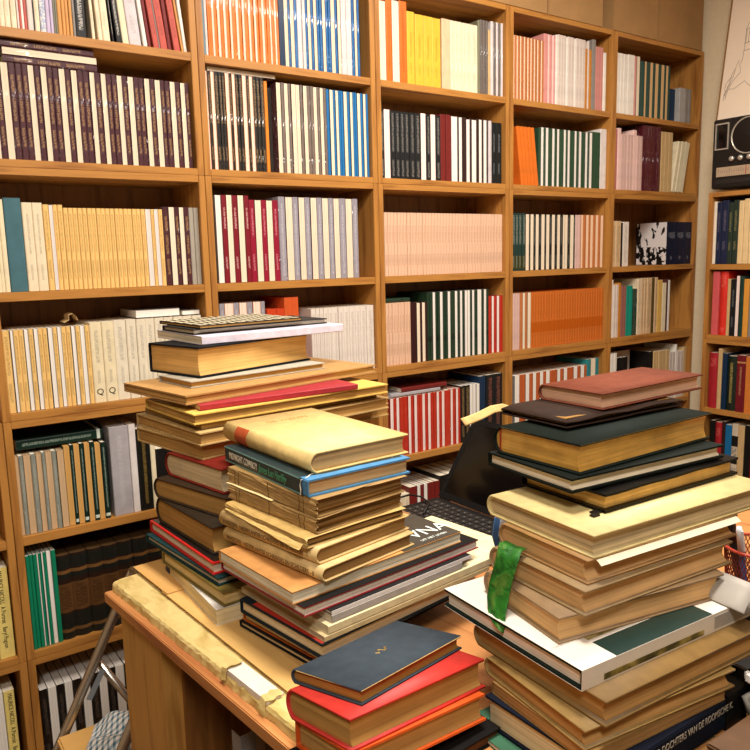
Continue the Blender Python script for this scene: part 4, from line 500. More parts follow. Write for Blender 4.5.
boxo('far_end_panel', (1.36, 1.39, -1.04, -.17, 0, TZ-.0197), WD, e, .001)
boxo('back_board', (.054, 1.358, -.184, -.168, .30, TZ-.0197), WB, e)
boxo('inner_shelf', (.054, .40, -1.03, -.186, .36, .378), WX, e); boxo('partition', (.402, .42, -1.03, -.186, 0, TZ-.0197), WB, e)
for i, (y, hh, colr, nm) in enumerate(((-.33, .24, '8f8a86', 'pale grey'), (-.385, .26, '5a4632', 'brown'), (-.45, .23, 'a59a88', 'buff'), (-.52, .25, '2f2a28', 'charcoal'), (-.60, .22, '7d6a55', 'tan'), (-.69, .24, '474f58', 'slate'))):
    o = empty('document_folder', dsk(.075+.01*(i % 3), y, .3785), DA); tag(o, nm+' document folder standing inside the open desk end', 'folder', 'folders inside the desk')
    bm = bmesh.new(); strip_loop(bm, [(0, .03), (0, 0), (.028, 0), (.028, .03)][::-1] if 0 else [(0, .028), (0, 0), (.24, 0)][::1], [(.0015, .028), (.0015, .0015), (.24, .0015)], lambda q, s: (q[0], q[1], s), 0, hh)
    link('cover', bm, plain('folder_'+nm, colr, .7), o); boxo('papers', (.004, .235, .002, .020, .002, hh-.012), plain('folder_paper', 'c9bfae', .8), o)

# ---------------------------------------------------------------- books stacked on the desk
def book(name, q, side, cover, page, label, hard=True, rnd_=False, ct=.0028, ov=.0035, gilt=False, ragged=0., conc=None, limp=False, dark=.78, seed=1, parent=None, tilt=None, stitch=None, cat='book', bump=.0, rough=.5):
    Fx, Fy, z0, ya, w_, l_, t = q; ya = R(ya)
    a = Vector((math.cos(ya), math.sin(ya), 0)); b = Vector((-math.sin(ya), math.cos(ya), 0)); F0 = Vector((Fx, Fy, z0+H))
    if side == '+b': O, rz, W, L = F0+w_*b, ya-math.pi/2, w_, l_
    elif side == '-a': O, rz, W, L = F0, ya, l_, w_
    elif side == '-b': O, rz, W, L = F0+l_*a, ya+math.pi/2, w_, l_
    else: O, rz, W, L = F0+l_*a+w_*b, ya+math.pi, l_, w_
    t -= .0004
    rg = random.Random(seed); e = empty(name, O, rz)
    if tilt is not None: e.matrix_world = tilt @ (Matrix.Translation(O) @ Matrix.Rotation(rz, 4, 'Z'))
    tag(e, label, cat)
    if not hard: ct, ov = min(ct, .0009), min(ov, .0006)
    bb = t*.30 if rnd_ else .0012
    N = 12; arc = []
    for i in range(N+1):
        s = i/N
        if rnd_: arc.append((bb*(1-math.sin(math.pi*s)**.75), t*s))
        else: arc.append((bb*(1-min(1, math.sin(math.pi*s)*6)), t*s))
    sp = .0016 if hard else .0008
    inn = [(x+sp if 0 < i < N else x+sp+.001, ct+(t-2*ct)*z/t) for i, (x, z) in enumerate(arc)]
    outer = [(W, 0)]+[(bb+(W-bb)*f, 0) for f in (.66, .33)]+arc+[(bb+(W-bb)*f, t) for f in (.33, .66)]+[(W, t)]
    inner = [(W, ct)]+[(bb+sp+(W-bb-sp)*f, ct) for f in (.66, .33)]+inn+[(bb+sp+(W-bb-sp)*f, t-ct) for f in (.33, .66)]+[(W, t-ct)]
    bm = bmesh.new()
    strip_loop(bm, outer, inner, lambda p, s: (p[0], s, p[1]), 0, L)
    if ragged:
        bmesh.ops.subdivide_edges(bm, edges=[x for x in bm.edges if abs((x.verts[0].co-x.verts[1].co).y) > .05], cuts=9)
        for v in bm.verts:
            k_ = ragged*(.6 if .01 < v.co.y < L-.01 else 1.)
            v.co.x += rg.uniform(-1, 1)*k_*.6; v.co.y += rg.uniform(-1, 1)*k_*(1.2 if (v.co.y < .004 or v.co.y > L-.004) else .2)
    if limp:
        bmesh.ops.subdivide_edges(bm, edges=[x for x in bm.edges if abs((x.verts[0].co-x.verts[1].co).y) > .05], cuts=11)
        for v in bm.verts:
            ed = max(0., (abs(v.co.y-L/2)-L*.40)/(L*.10)); ef = max(0., (v.co.x-W*.86)/(W*.14)); q_ = max(ed, ef)
            if v.co.z > t*.6: v.co.z -= limp*q_*q_*(1+.3*math.sin(v.co.y*60))
            elif v.co.z < t*.4: v.co.z += limp*.35*q_*q_*(1+.4*math.sin(v.co.y*45+1))
    dk = sum(lin(cover)[:3]) < .25
    cm = plain('cover_'+cover+('_r' if bump else ''), cover, .75 if dk and rough == .5 else rough, .12 if dk else .3, .16, 55., 0., bump)
    link('cover', bm, cm, e, rnd_)
    # the block of leaves
    nz = 9; co = conc if conc is not None else (.14*t if rnd_ else .0)
    bm = bmesh.new(); rows = []; rj = random.Random(seed+7)
    for i in range(nz):
        s = i/(nz-1); z = ct+.0002+(t-2*ct-.0004)*s
        j = ragged if ragged else .0003
        xl = (bb*(1-math.sin(math.pi*min(max((z/t), 0), 1))**.75) if rnd_ else bb)+sp+.0008
        xr = W-ov-co*math.sin(math.pi*s)-rj.uniform(0, j*1.6); y0 = ov+rj.uniform(0, j*1.6); y1 = L-ov-rj.uniform(0, j*1.6)
        rows.append([bm.verts.new(p) for p in ((xl, y0, z), (xr, y0, z), (xr, y1, z), (xl, y1, z))])
    for A, B in zip(rows, rows[1:]):
        for k_ in range(4): bm.faces.new((A[k_], A[(k_+1) % 4], B[(k_+1) % 4], B[k_]))
    bm.faces.new(rows[0][::-1]); bm.faces.new(rows[-1])
    if gilt:
        key = ('gilt', page)
        if key not in MC:
            n = NT('gilt_edges', .33, .5); f = n.noise(n.mapv(n.coord(), (8, 8, 260)), 1., 3.); f2 = n.noise(n.coord(), 30., 4.)
            c_ = n.mix(n.ramp(f2, [(.35, g(0)), (.7, g(.4))]), lin(page), lin('94642c')); n.base(n.mix(1., c_, n.ramp(f, [(.35, g(.74)), (.6, g(1.))]), 'MULTIPLY')); n.b.inputs['Metallic'].default_value = .12
            n.put(n.b.inputs['Normal'], n.bump(f, .5, .001)); MC[key] = n.m
        pm = MC[key]
    else: pm = paper('leaves_'+page, page, 'z', dark)
    link('pages', bm, pm, e)
    e['W'] = W; e['L'] = L; e['T'] = t; e['BB'] = bb
    return e
def spine_patch(e, name, y0, y1, mat, off=.0006, zlo=.03, zhi=.97, rnd_=True):
    t = e['T']; bb = e['BB']; pts = []
    for i in range(15):
        s = zlo+(zhi-zlo)*i/14
        x = bb*(1-math.sin(math.pi*s)**.75) if rnd_ else bb*(1-min(1, math.sin(math.pi*s)*6))
        pts.append((x-off, t*s))
    bm = bmesh.new(); strip_loop(bm, pts, [(x+off*.8, z) for x, z in pts], lambda p, s: (p[0], s, p[1]), y0, y1); return link(name, bm, mat, e)
def worn_edges(e, col, rad=.0011, top=True):
    W, L, t = e['W'], e['L'], e['T']; bm = bmesh.new()
    for z in ((t-.0012,) if top else (t-.0012, .0012)):
        tube(bm, [(e['BB']+.004, .0006, z), (W-.0006, .0006, z), (W-.0006, L-.0006, z)], rad, 6)
    link('worn_edges', bm, plain('worn_'+col, col, .8, .15, .3, 200.), e)
Q = {
'M15':(0.4672,-1.1275,-0.5490,14.81,0.1754,0.3200,0.0283),
'M14':(0.4573,-1.1569,-0.5207,7.93,0.2120,0.3200,0.0222),
'M13':(0.4570,-1.1609,-0.4985,7.25,0.2110,0.2500,0.0083),
'M12':(0.4604,-1.1697,-0.4902,5.73,0.2400,0.3200,0.0124),
'M11':(0.4624,-1.1707,-0.4778,5.37,0.2400,0.2540,0.0117),
'M10':(0.4634,-1.1696,-0.4662,9.83,0.2180,0.2751,0.0054),
'M9':(0.4400,-1.1446,-0.4608,5.79,0.2166,0.3403,0.0141),
'M8':(0.4322,-1.1288,-0.4467,4.90,0.1992,0.3187,0.0178),
'M7':(0.4759,-1.1321,-0.4289,9.90,0.2345,0.1838,0.0210),
'M6':(0.4755,-1.1188,-0.4079,9.70,0.2341,0.1850,0.0236),
'M5':(0.4666,-1.1088,-0.3843,5.35,0.2150,0.1837,0.0140),
'M4':(0.4879,-1.1030,-0.3704,7.33,0.2259,0.1692,0.0224),
'M3':(0.4887,-1.1008,-0.3480,5.88,0.2347,0.1667,0.0257),
'M2':(0.4852,-1.0871,-0.3223,1.44,0.2591,0.1801,0.0248),
'M1':(0.5006,-1.0692,-0.2975,1.89,0.2767,0.1765,0.0313),
'R10':(0.5891,-1.4728,-0.4580,-3.45,0.2400,0.3322,0.0234),
'R9':(0.6102,-1.4228,-0.4346,-10.47,0.1539,0.2569,0.0325),
'R8':(0.6336,-1.4396,-0.4021,-4.25,0.1664,0.2651,0.0311),
'R7':(0.6469,-1.4315,-0.3710,-4.53,0.1542,0.2726,0.0297),
'R6':(0.6545,-1.4335,-0.3413,-4.05,0.1876,0.3354,0.0283),
'R5':(0.7209,-1.3963,-0.3130,-2.32,0.1438,0.2755,0.0266),
'R4':(0.6864,-1.3738,-0.2864,-4.82,0.1590,0.2894,0.0186),
'R3':(0.7046,-1.3708,-0.2678,0.37,0.1492,0.2841,0.0391),
'R2':(0.7444,-1.3155,-0.2267,-1.70,0.1269,0.2463,0.0140),
'R1':(0.8244,-1.3088,-0.2127,0.86,0.1158,0.2452,0.0233),
'R11':(0.5944,-1.5006,-0.4889,-3.28,0.2147,0.2806,0.0309),
'R12':(0.5748,-1.4903,-0.5125,-7.20,0.1754,0.2353,0.0236),
'R13':(0.5771,-1.4958,-0.5282,-4.68,0.1597,0.2234,0.0157),
'R14':(0.5820,-1.5148,-0.5673,0.16,0.1804,0.2188,0.0392),
'L16':(0.4074,-0.9249,-0.5520,-2.06,0.2475,0.1600,0.0264),
'L15b':(0.4205,-0.9578,-0.5253,4.07,0.2295,0.2500,0.0234),
'L15':(0.4237,-0.8991,-0.5016,5.52,0.2679,0.2500,0.0133),
'L14':(0.4226,-0.8844,-0.4880,2.87,0.2613,0.2500,0.0205),
'L13':(0.4368,-0.8556,-0.4672,4.36,0.2234,0.2500,0.0464),
'L12':(0.4705,-0.8404,-0.4205,14.91,0.2095,0.2500,0.0376),
'L11':(0.4743,-0.8209,-0.3825,10.37,0.1862,0.2500,0.0434),
'L10':(0.4713,-0.7456,-0.3388,10.94,0.2253,0.4737,0.0272),
'L9':(0.4649,-0.7556,-0.3113,6.73,0.2524,0.4403,0.0231),
'L8b':(0.4769,-0.7356,-0.2880,6.73,0.2224,0.4103,0.0115),
'L8':(0.4616,-0.7414,-0.2762,3.62,0.2141,0.4330,0.0188),
'L7':(0.4823,-0.7196,-0.2571,-1.13,0.1600,0.3292,0.0104),
'L6':(0.4619,-0.7080,-0.2464,9.76,0.2306,0.4689,0.0173),
'L5':(0.4979,-0.6425,-0.2288,7.71,0.1255,0.3173,0.0127),
'L4':(0.5249,-0.6198,-0.2157,14.85,0.1640,0.2942,0.0589),
'L3':(0.5444,-0.5924,-0.1565,3.51,0.2163,0.3347,0.0167),
'L2':(0.5428,-0.5534,-0.1395,3.36,0.0943,0.3187,0.0112),
'L1':(0.5541,-0.5635,-0.1281,3.85,0.1957,0.2363,0.0071),

}
def adj(n, **kw):
    q = list(Q[n]); ix = dict(x=0, y=1, z=2, yaw=3, w=4, l=5, t=6)
    for k_, v in kw.items(): q[ix[k_]] = v
    Q[n] = tuple(q)
adj('L15b', y=-.925); adj('M15', yaw=9.5); adj('L2', w=.15); adj('M10', x=.478, y=-1.150, yaw=5.8, z=-.4664, t=.0054); adj('M11', x=.478, y=-1.151, yaw=5.8); adj('M12', x=.470, y=-1.154, yaw=5.8, l=.40, w=.205); adj('M13', x=.463, y=-1.155, yaw=5.8, l=.33); adj('M14', w=.195)
q = Q['M15']; Q['M16'] = (q[0]-.004, q[1], q[2], q[3], q[4]+.004, q[5], .0098); adj('M15', z=q[2]+.0098, t=q[6]-.0098)
adj('R14', z=-.5670, t=.0388); Q['R15'] = (.556, -1.497, DZ+.0003, -3, .19, .235, .0074)
# --- tall stack at the back left
book('patterned_notebook', Q['L1'], '+b', '2a2620', 'c69a5a', 'black and cream lattice-patterned notebook on top of the back stack', True, ct=.0015, ov=.001)
book('grey_hardcover', Q['L2'], '+b', '34312f', 'e6dac2', 'thin charcoal hardback directly under the lattice-patterned notebook', ct=.0022)
book('lavender_paperback', Q['L3'], '-b', 'd6cedb', 'e8dcc2', 'large lavender-white paperback near the top of the back stack', False)
book('thick_black_hardcover', Q['L4'], '+b', '17181b', 'dfae66', 'very thick black hardback with golden leaves in the back stack', True, False, .0036, .004, conc=.004, dark=.78)
book('small_brown_hardcover', Q['L5'], '+b', 'b4ad9c', 'b88a46', 'small grey-covered book squeezed under the thick black hardback', True, ct=.0018)
book('tan_album', Q['L6'], '+b', 'b88c54', 'c89c5c', 'wide tan album jutting out of the back stack on both sides', True, ct=.0028)
book('red_paperback', Q['L7'], '-b', 'a12c34', 'c9a878', 'thin red book below the wide tan album', False)
book('yellow_hardcover', Q['L8'], '+b', 'e2bc5e', 'b98f50', 'yellow-covered hardback under the thin red book', True, ct=.0024)
book('brown_paperback', Q['L8b'], '+b', '6d5433', '9c7a48', 'thin dull brown book under the yellow-covered hardback', False)
book('tan_hardcover', Q['L9'], '+b', 'c2a26a', 'b98f52', 'wide tan hardback, upper of two alike in the back stack', True, ct=.0024)
book('tan_hardcover', Q['L10'], '+b', 'bb9a62', 'b58b4e', 'wide tan hardback, lower of two alike in the back stack', True, ct=.0024)
book('red_cloth_hardcover', Q['L11'], '+b', '7a2317', 'dcc49a', 'dark red cloth hardback with pale leaves in the back stack', True, True, conc=.008)
book('brown_hardcover', Q['L12'], '+b', '3b2b1d', 'b88d50', 'dark brown hardback under the red cloth one', True, True, conc=.005)
book('worn_leather_hardcover', Q['L13'], '+b', '33281c', 'b28748', 'worn blackish-brown hardback with a curling cover, lower back stack', True, True, conc=.006, bump=.4)
e = book('red_black_hardcover', Q['L14'], '+b', 'c4211f', 'e0d0b6', 'red-edged hardback in a black jacket, low in the back stack', True, ct=.0026)
boxo('black_jacket', (.004, e['W']-.004, .004, e['L']-.004, e['T']-.0001, e['T']+.0003), plain('jacket_black', '1a1715', .35), e); boxo('red_title_block', (e['W']-.075, e['W']-.01, .10, .135, e['T']+.0003, e['T']+.0006), plain('jacket_red', 'd2401f', .4), e)
book('teal_hardcover', Q['L15'], '+b', '1b393b', 'dacbb0', 'dark teal hardback just above the bottom of the back stack', True, ct=.0024)
book('olive_hardcover', Q['L15b'], '+b', '74632f', 'd9bc80', 'olive-covered book on the white paperback under the back stack', True, ct=.0024)
e = book('white_paperback', Q['L16'], '+a', 'dad4ca', 'e6d4a8', 'white paperback at the foot of the back stack, on the envelope', False)
boxo('blue_corner_print', (e['W']-.030, e['W']+.0004, -.0004, .018, -.0002, e['T']+.0004), plain('print_blue', '1c2a5c', .5), e)
# lattice of the notebook
L1q = Q['L1']; nb = [o for o in COL.objects if o.name == 'patterned_notebook'][0]; bm = bmesh.new(); W_, L_, T_ = nb['W'], nb['L'], nb['T']
for i in range(9):
    for j in range(11):
        cx, cy = (i+.5)*W_/9, (j+.5)*L_/11; s = .0088
        if (i+j) % 2: box(bm, cx-s*.9, cx+s*.9, cy-s*.5, cy+s*.5, T_-.0002, T_+.0004)
        else: box(bm, cx-s*.5, cx+s*.5, cy-s*.9, cy+s*.9, T_-.0002, T_+.0004)
link('woven_lattice', bm, plain('lattice_cream', 'ddd0ae', .7), nb)
# --- middle stack
e = book('cream_hardcover', Q['M1'], '-a', 'dcbf7c', 'd6b078', 'cream hardback with an orange spine label on top of the middle stack', True, True, .003, .004, conc=.004)
spine_patch(e, 'spine_label', e['L']*.70, e['L']*.845, plain('label_orange_red', 'b5512a', .7, .2, .2, 80.))
lettering('cover_title', 'DE WIJZEN', .016, (e['W']*.30, e['L']*.78, e['T']+.0002), (1, 0, 0), (0, 1, 0), plain('faint_gilt', 'a88a4e', .5, .3, 0), e, 'LEFT')
e = book('blue_hardcover', Q['M2'], '-a', '4a86b4', 'd8b27e', 'blue cloth novel in a torn dark teal dust jacket, second in the middle stack', True, False, .0026, .004)
W_, L_, T_ = e['W'], e['L'], e['T']; JK = plain('jacket_teal_black', '26383b', .35, .4, .12, 30.)
pts = [(W_*.97, -.0004), (.3*W_, -.0004), (-.0008, -.0002), (-.0012, T_*.5), (-.0008, T_+.0002), (W_*.3, T_+.0004), (W_*.97, T_+.0004)]
pin = [(W_*.97, -.0001), (.3*W_, -.0001), (-.0003, .0002), (-.0004, T_*.5), (-.0003, T_-.0002), (W_*.3, T_+.0001), (W_*.97, T_+.0001)]
bm = bmesh.new(); strip_loop(bm, pts, pin, lambda p, s: (p[0], s, p[1]), .017, L_-.001); bmesh.ops.subdivide_edges(bm, edges=bm.edges[:], cuts=2)
rj = random.Random(5)
for v in bm.verts:
    if v.co.y < .0172: v.co.y += rj.uniform(-.005, .006)
jk = link('dust_jacket', bm, JK, e)
bm = bmesh.new(); rj = random.Random(5); tp = [(W_*.9*f, .017+rj.uniform(-.004, .006), T_+.0007) for f in (1, .8, .6, .4, .25, .12, .05)]+[(-.0014, .016+rj.uniform(-.003, .003), T_*f) for f in (.9, .6, .3, .0)]
tube(bm, tp, .0008, 6); link('torn_paper_edge', bm, plain('torn_white', 'e8e0cc', .8), jk)
for zz in (T_-.0012, .0012): boxo('jacket_piping', (-.0016, -.001, .02, L_-.001, zz-.0008, zz+.0008), plain('jacket_pale_teal', '6f9c94', .5), jk)
lettering('spine_title', 'MIDNIGHT COWBOY', T_*.62, (-.0016, L_*.935, T_*.30), (0, -1, 0), (0, 0, 1), plain('jacket_cream_ink', 'e8dfc8', .6, .2, 0), e, squeeze=.66)
lettering('spine_author', 'James Leo Herlihy', T_*.72, (-.0016, L_*.545, T_*.28), (0, -1, 0), (0, 0, 1), plain('jacket_green_ink', '57a378', .6, .2, 0), e, squeeze=.64, shear=.35)
for nm, sd, lab in (('M3', 3, 'crumpled brown-papered old book, upper of two in the middle stack'), ('M4', 8, 'crumpled brown-papered old book, lower of two in the middle stack')):
    e = book('brown_paper_book', Q[nm], '-a', 'a58350', '9a7340', lab, True, False, .0012, .002, ragged=.0032, dark=.5, seed=sd, bump=.9)
    rj = random.Random(sd)
    for f in (.12, .17, .5, .86, .9): link('spine_crack', tube(bmesh.new(), [(-.0012, e['L']*f+rj.uniform(-.002, .002), e['T']*z) for z in (.04, .35, .7, .97)], .0005, 4), plain('crack_brown', '54391a', .9, .1, 0), e)
    if nm == 'M3':
        bm = bmesh.new(); pts = [(0, 0), (.02, .0015), (.05, .001), (.09, .0025), (.13, .001)]
        strip_loop(bm, [(x, z+.0009) for x, z in pts], pts, lambda p, s: (s, e['L']-.002-p[0], .0004+p[1]*.6), -.006, -.0005); link('torn_cream_strip', bm, plain('torn_cream', 'e6cf96', .8, .15, .1), e)
e = book('torn_jacket_book', Q['M5'], '-a', 'c6a463', 'a17c48', 'thin ragged book in a torn cream wrapper, middle of the middle stack', True, False, .001, .002, ragged=.004, dark=.5, seed=12, bump=.8)
bm = bmesh.new(); rj = random.Random(9); L_ = e['L']
V = [[bm.verts.new((-.002-.0075*j/3*(.25+.75*(1-i/11)), L_*.02+L_*.97*i/11, e['T']*.45-.007*j/3*(.3+.7*(1-i/11))+rj.uniform(-.0008, .0008))) for j in range(4)] for i in range(12)]
for i in range(11):
    for j in range(3): bm.faces.new((V[i][j], V[i+1][j], V[i+1][j+1], V[i][j+1]))
o = link('wrapper_flap', bm, plain('wrapper_cream', 'd8b873', .8, .15, .2, 30.), e); o.modifiers.new('thick', 'SOLIDIFY').thickness = .0007
for nm, num in (('M6', 'I'), ('M7', 'II')):
    e = book('cream_art_hardcover', Q[nm], '-a', 'd4b478', 'a98350', 'cream spine-lettered hardback numbered %s in the middle stack' % num, True, True, .0026, .0035, conc=.003)
    lettering('spine_title', 'IMMERZEEL  NEDERLANDSE SCHRIJVERS EN SCHILDERS - '+num, .0100, (-.0012, e['L']*.95, e['T']*.34), (0, -1, 0), (0, 0, 1), plain('spine_brown_ink', '6b5030', .7, .2, 0), e, squeeze=.80)
e = book('illustrated_booklet', Q['M8'], '+b', 'c88f52', 'ece0c2', 'booklet with a tan and dark picture cover under the lettered cream hardbacks', True, False, .0014, .001)
W_, L_, T_ = e['W'], e['L'], e['T']
boxo('cover_dark_print', (W_*.42, W_-.0005, L_*.62, L_-.0005, T_-.0001, T_+.0003), plain('print_charcoal', '3b372f', .4, .4, .2, 40.), e); boxo('cover_brown_print', (.001, W_*.42, L_*.55, L_-.0005, T_-.0001, T_+.0003), plain('print_brown', '9c6b42', .45, .3, .3, 30.), e)
lettering('cover_letters', 'VNA', .040, (W_*.86, L_*.765, T_+.0004), (.0, 1, 0), (-1, 0, 0), plain('print_white', 'd9e2da', .6, .2, 0), e); lettering('cover_letters', 'UIT HET LEVEN', .008, (W_*.94, L_*.77, T_+.0004), (.0, 1, 0), (-1, 0, 0), plain('print_white', 'd9e2da', .6, .2, 0), e)
e = book('large_black_hardcover', Q['M9'], '+b', '8e2028', 'f2e8d6', 'large black-jacketed hardback with a red lower board, middle stack', True, False, .0014, .002, dark=.9)
boxo('black_jacket', (.0, e['W'], 0, e['L'], e['T']-.0001, e['T']+.0003), plain('jacket_deep_black', '0f0d0c', .6, .15), e)
e = book('white_magazine', Q['M10'], '-b', '1d1b1a', 'd8ccb4', 'thin white-spined magazine under the large black-jacketed hardback', False)
boxo('white_spine', (-.0005, -.0001, 0, e['L'], 0, e['T']), plain('spine_white', 'e8e2dc', .4, .4, 0), e)
book('grey_magazine', Q['M11'], '-b', 'b3aca4', 'cfc2a8', 'thin grey-spined magazine, second below the large black-jacketed hardback', False)
e = book('cream_magazine', Q['M12'], '-b', 'e2d3a6', 'cbbd9c', 'thin cream-spined volume, third below the large black-jacketed hardback', False)
book('buff_magazine', Q['M13'], '-b', 'cdb98a', 'b8a888', 'thin buff-spined volume directly above the big blue-black hardback', False)
e = book('blue_black_hardcover', Q['M14'], '+b', '1a242a', 'dcc39a', 'blue-black hardback with cream leaves near the foot of the middle stack', True, False, .003, .003)
boxo('red_endpaper', (.03, e['W']-.002, .002, e['L']-.02, e['T']-.0001, e['T']+.0002), plain('endpaper_red', 'b2301f', .6), e)
book('orange_hardcover', Q['M15'], '+b', 'c9661f', 'dbc296', 'orange-covered book low in the middle stack above the thin black one', True, False, .002, .002)
book('thin_black_book', Q['M16'], '+b', '17191c', 'd2b98a', 'thin black book at the very bottom of the middle stack', True, False, .0018, .002)
# --- right stack
e = book('rose_leather_book', Q['R1'], '+b', '703a28', 'ecbf9f', 'rose-brown leather book with pink leaves on top of the right stack', True, True, .002, .0045, conc=.003)
e = book('worn_brown_bible', Q['R2'], '+b', '2c1d15', 'b08448', 'worn dark brown limp leather book with gilt edges, second in the right stack', True, True, .002, .013, gilt=True, limp=.0035, bump=.5)
e = book('green_gilt_hardcover', Q['R3'], '+b', '101812', 'f0bc5a', 'thick dark green hardback with gilt leaves in the right stack', True, True, .0028, .004, gilt=True, conc=.004); worn_edges(e, '77694a', .0008)
bm = bmesh.new(); tube(bm, [(.010, .0042, e['T']*z) for z in (.1, .3, .5, .7, .9)], .0016, 6); link('head_band', bm, plain('headband_red', '9a2f1c', .7), e)
book('green_hardcover', Q['R4'], '+b', '0f1612', 'fdf0d2', 'dark green hardback with pale leaves under the gilt green one', True, False, .0026, .004, conc=.004, dark=.93)
e = book('limp_black_book', Q['R5'], '+b', '0d0c0b', 'f0c068', 'limp black leather book with gilt leaves on the big cream hardback', True, False, .003, .007, gilt=True, limp=.002, rough=.3)
boxo('black_strap_end', (e['W']-.014, e['W']-.005, -.012, .006, .0002, .0022), plain('strap_black', '0d0c0b', .4), e); boxo('black_strap_end', (e['W']-.006, e['W']+.001, -.021, -.010, .0002, .0022), plain('strap_black', '0d0c0b', .4), e)
book('big_cream_hardcover', Q['R6'], '+b', 'd6c084', 'e6cc9c', 'big cream hardback jutting out at the middle of the right stack', True, True, .0026, .0055, conc=.003, dark=.55)
book('brown_leather_hardcover', Q['R7'], '+b', 'a47c4c', 'e2b67c', 'brown-covered old book right under the big cream hardback', True, True, .0026, .004, conc=.008)
book('brown_leather_hardcover', Q['R8'], '+b', '9c8058', 'e2b67c', 'brown-covered old book under the green leaf, second below the cream hardback', True, True, .0028, .004, conc=.007)
book('brown_leather_hardcover', Q['R9'], '+b', '967a58', 'e2b67c', 'brown-covered old book resting on the large white art book', True, True, .0028, .004, conc=.004)
e = book('white_art_book', Q['R10'], '-b', '16251f', 'f0e4d0', 'large white-jacketed art book with a green band, right stack', True, False, .003, .004)
W_, L_, T_ = e['W'], e['L'], e['T']; WJ = plain('jacket_white', 'ddd5c8', .4, .4, .04)
pts = [(W_*1.0, -.0005), (.3*W_, -.0005), (-.001, -.0004), (-.0012, T_*.5), (-.001, T_+.0004), (W_*.3, T_+.0006), (W_*1.0, T_+.0006)]
pin = [(W_*1.0, -.0001), (.3*W_, -.0001), (-.0003, .0), (-.0004, T_*.5), (-.0003, T_), (W_*.3, T_+.0002), (W_*1.0, T_+.0002)]
bm = bmesh.new(); strip_loop(bm, pts, pin, lambda p, s: (p[0], s, p[1]), -.0004, L_+.0004); jk = link('dust_jacket', bm, WJ, e)
bot = L_  # y runs from the far right end (0) to the near front corner (L)
boxo('green_band', (-.0006, .034, L_*.33, L_*.84, T_+.0006, T_+.0009), plain('band_green', '17302b', .35, .4, .1), jk)
n = NT('garden_photo', .4, .4); f = n.noise(n.coord(), 38., 4.); n.base(n.ramp(f, [(.35, lin('1e2216')), (.5, lin('4e4a22')), (.62, lin('8a7a3e')), (.75, lin('b9a878'))])); PH = n.m
boxo('cover_photo', (.040, .14, L_*.30, L_*.84, T_+.0006, T_+.0009), PH, jk); boxo('spine_photo_strip', (-.0016, -.0011, L_*.38, L_*.90, T_*.10, T_*.40), PH, jk)
boxo('spine_grey_print', (-.0016, -.0011, L_*.10, L_*.32, T_*.15, T_*.85), plain('jacket_grey', 'a8a29a', .5), jk)
lettering('cover_small_print', 'Landschap en tuin', .006, (.048, L_*.975, T_+.0008), (0, -1, 0), (1, 0, 0), plain('print_pale_grey', 'cabfb2', .6, .2, 0), jk)
book('golden_brown_hardcover', Q['R11'], '+b', '86683a', 'bb8d52', 'golden brown hardback directly under the white-jacketed art book', True, True, .0036, .005, conc=.004)
book('old_brown_hardcover', Q['R12'], '+b', '9c7d48', 'bd8f54', 'old brown hardback with a pale lower edge, two below the art book', True, True, .0026, .004, conc=.006)
book('old_brown_paperback', Q['R13'], '+b', '927140', 'ae8450', 'thin old brown volume resting on the navy lettered book', False)
e = book('navy_hardcover', Q['R14'], '-b', '151a28', 'e2cca0', 'navy and black book lettered along its spine, low in the right stack', True, False, .003, .004)
lettering('spine_title', 'DE HONDERD DOCHTERS VAN DE ROOMSCHE K.', .0125, (-.0008, e['L']*.86, e['T']*.60), (0, -1, 0), (0, 0, 1), plain('spine_pale_ink', 'b9ad9a', .6, .2, 0), e, squeeze=.72)
book('green_white_paperback', Q['R15'], '+b', '3c6a50', 'd8cdb2', 'thin green and white paperback at the bottom of the right stack', False)
# --- front stack, sagging a little to the back right
A0 = Vector((.36, -1.38, -.48+H)); TILT = Matrix.Translation(A0) @ Matrix.Rotation(R(-7.8), 4, 'X') @ Matrix.Rotation(R(3.35), 4, 'Y') @ Matrix.Translation(-A0)
z0 = -.5302
F3 = (.3716, -1.3563, z0, 3.87, .1079, .1984, .0319); F2 = (.3732, -1.3550, z0+.0319, 6.42, .1183, .2094, .0354); F1 = (.3985, -1.3393, z0+.0319+.0354, 15.02, .1092, .190, .0172)
book('orange_red_hardcover', F3, '+b', 'cf561e', 'b58c50', 'orange-red hardback under the thick red one in the front stack', True, False, .0026, .004, tilt=TILT, conc=.002)
book('thick_red_hardcover', F2, '+b', 'c9352d', 'b78c4c', 'thick red hardback under the slate-blue book in the front stack', True, True, .0028, .004, tilt=TILT, conc=.003)
e = book('slate_blue_book', F1, '+b', '39424a', 'ab7a3a', 'slate-blue worn book with a small gilt ornament topping the front stack', True, True, .0022, .003, tilt=TILT, conc=.002); worn_edges(e, 'cfae70', .0010)
bm = bmesh.new(); pts = [(.50+.0*i, 0) for i in range(1)]
tube(bm, [(e['W']*.50+.004*math.sin(i*1.5), e['L']*.52-.011+.0028*i, e['T']) for i in range(9)], [.0006, .0011, .0006, .0012, .0006, .0010, .0014, .0008, .0004], 5); link('gilt_ornament', bm, plain('gilt', 'c8a560', .35, .5, .1, 40., .7), e)
book('black_ledger', (.348, -1.372, DZ+.0003, 3, .13, .235, .0165), '+b', '151312', '5a3a20', 'thin black ledger under the front stack', True, False, .002, .003)
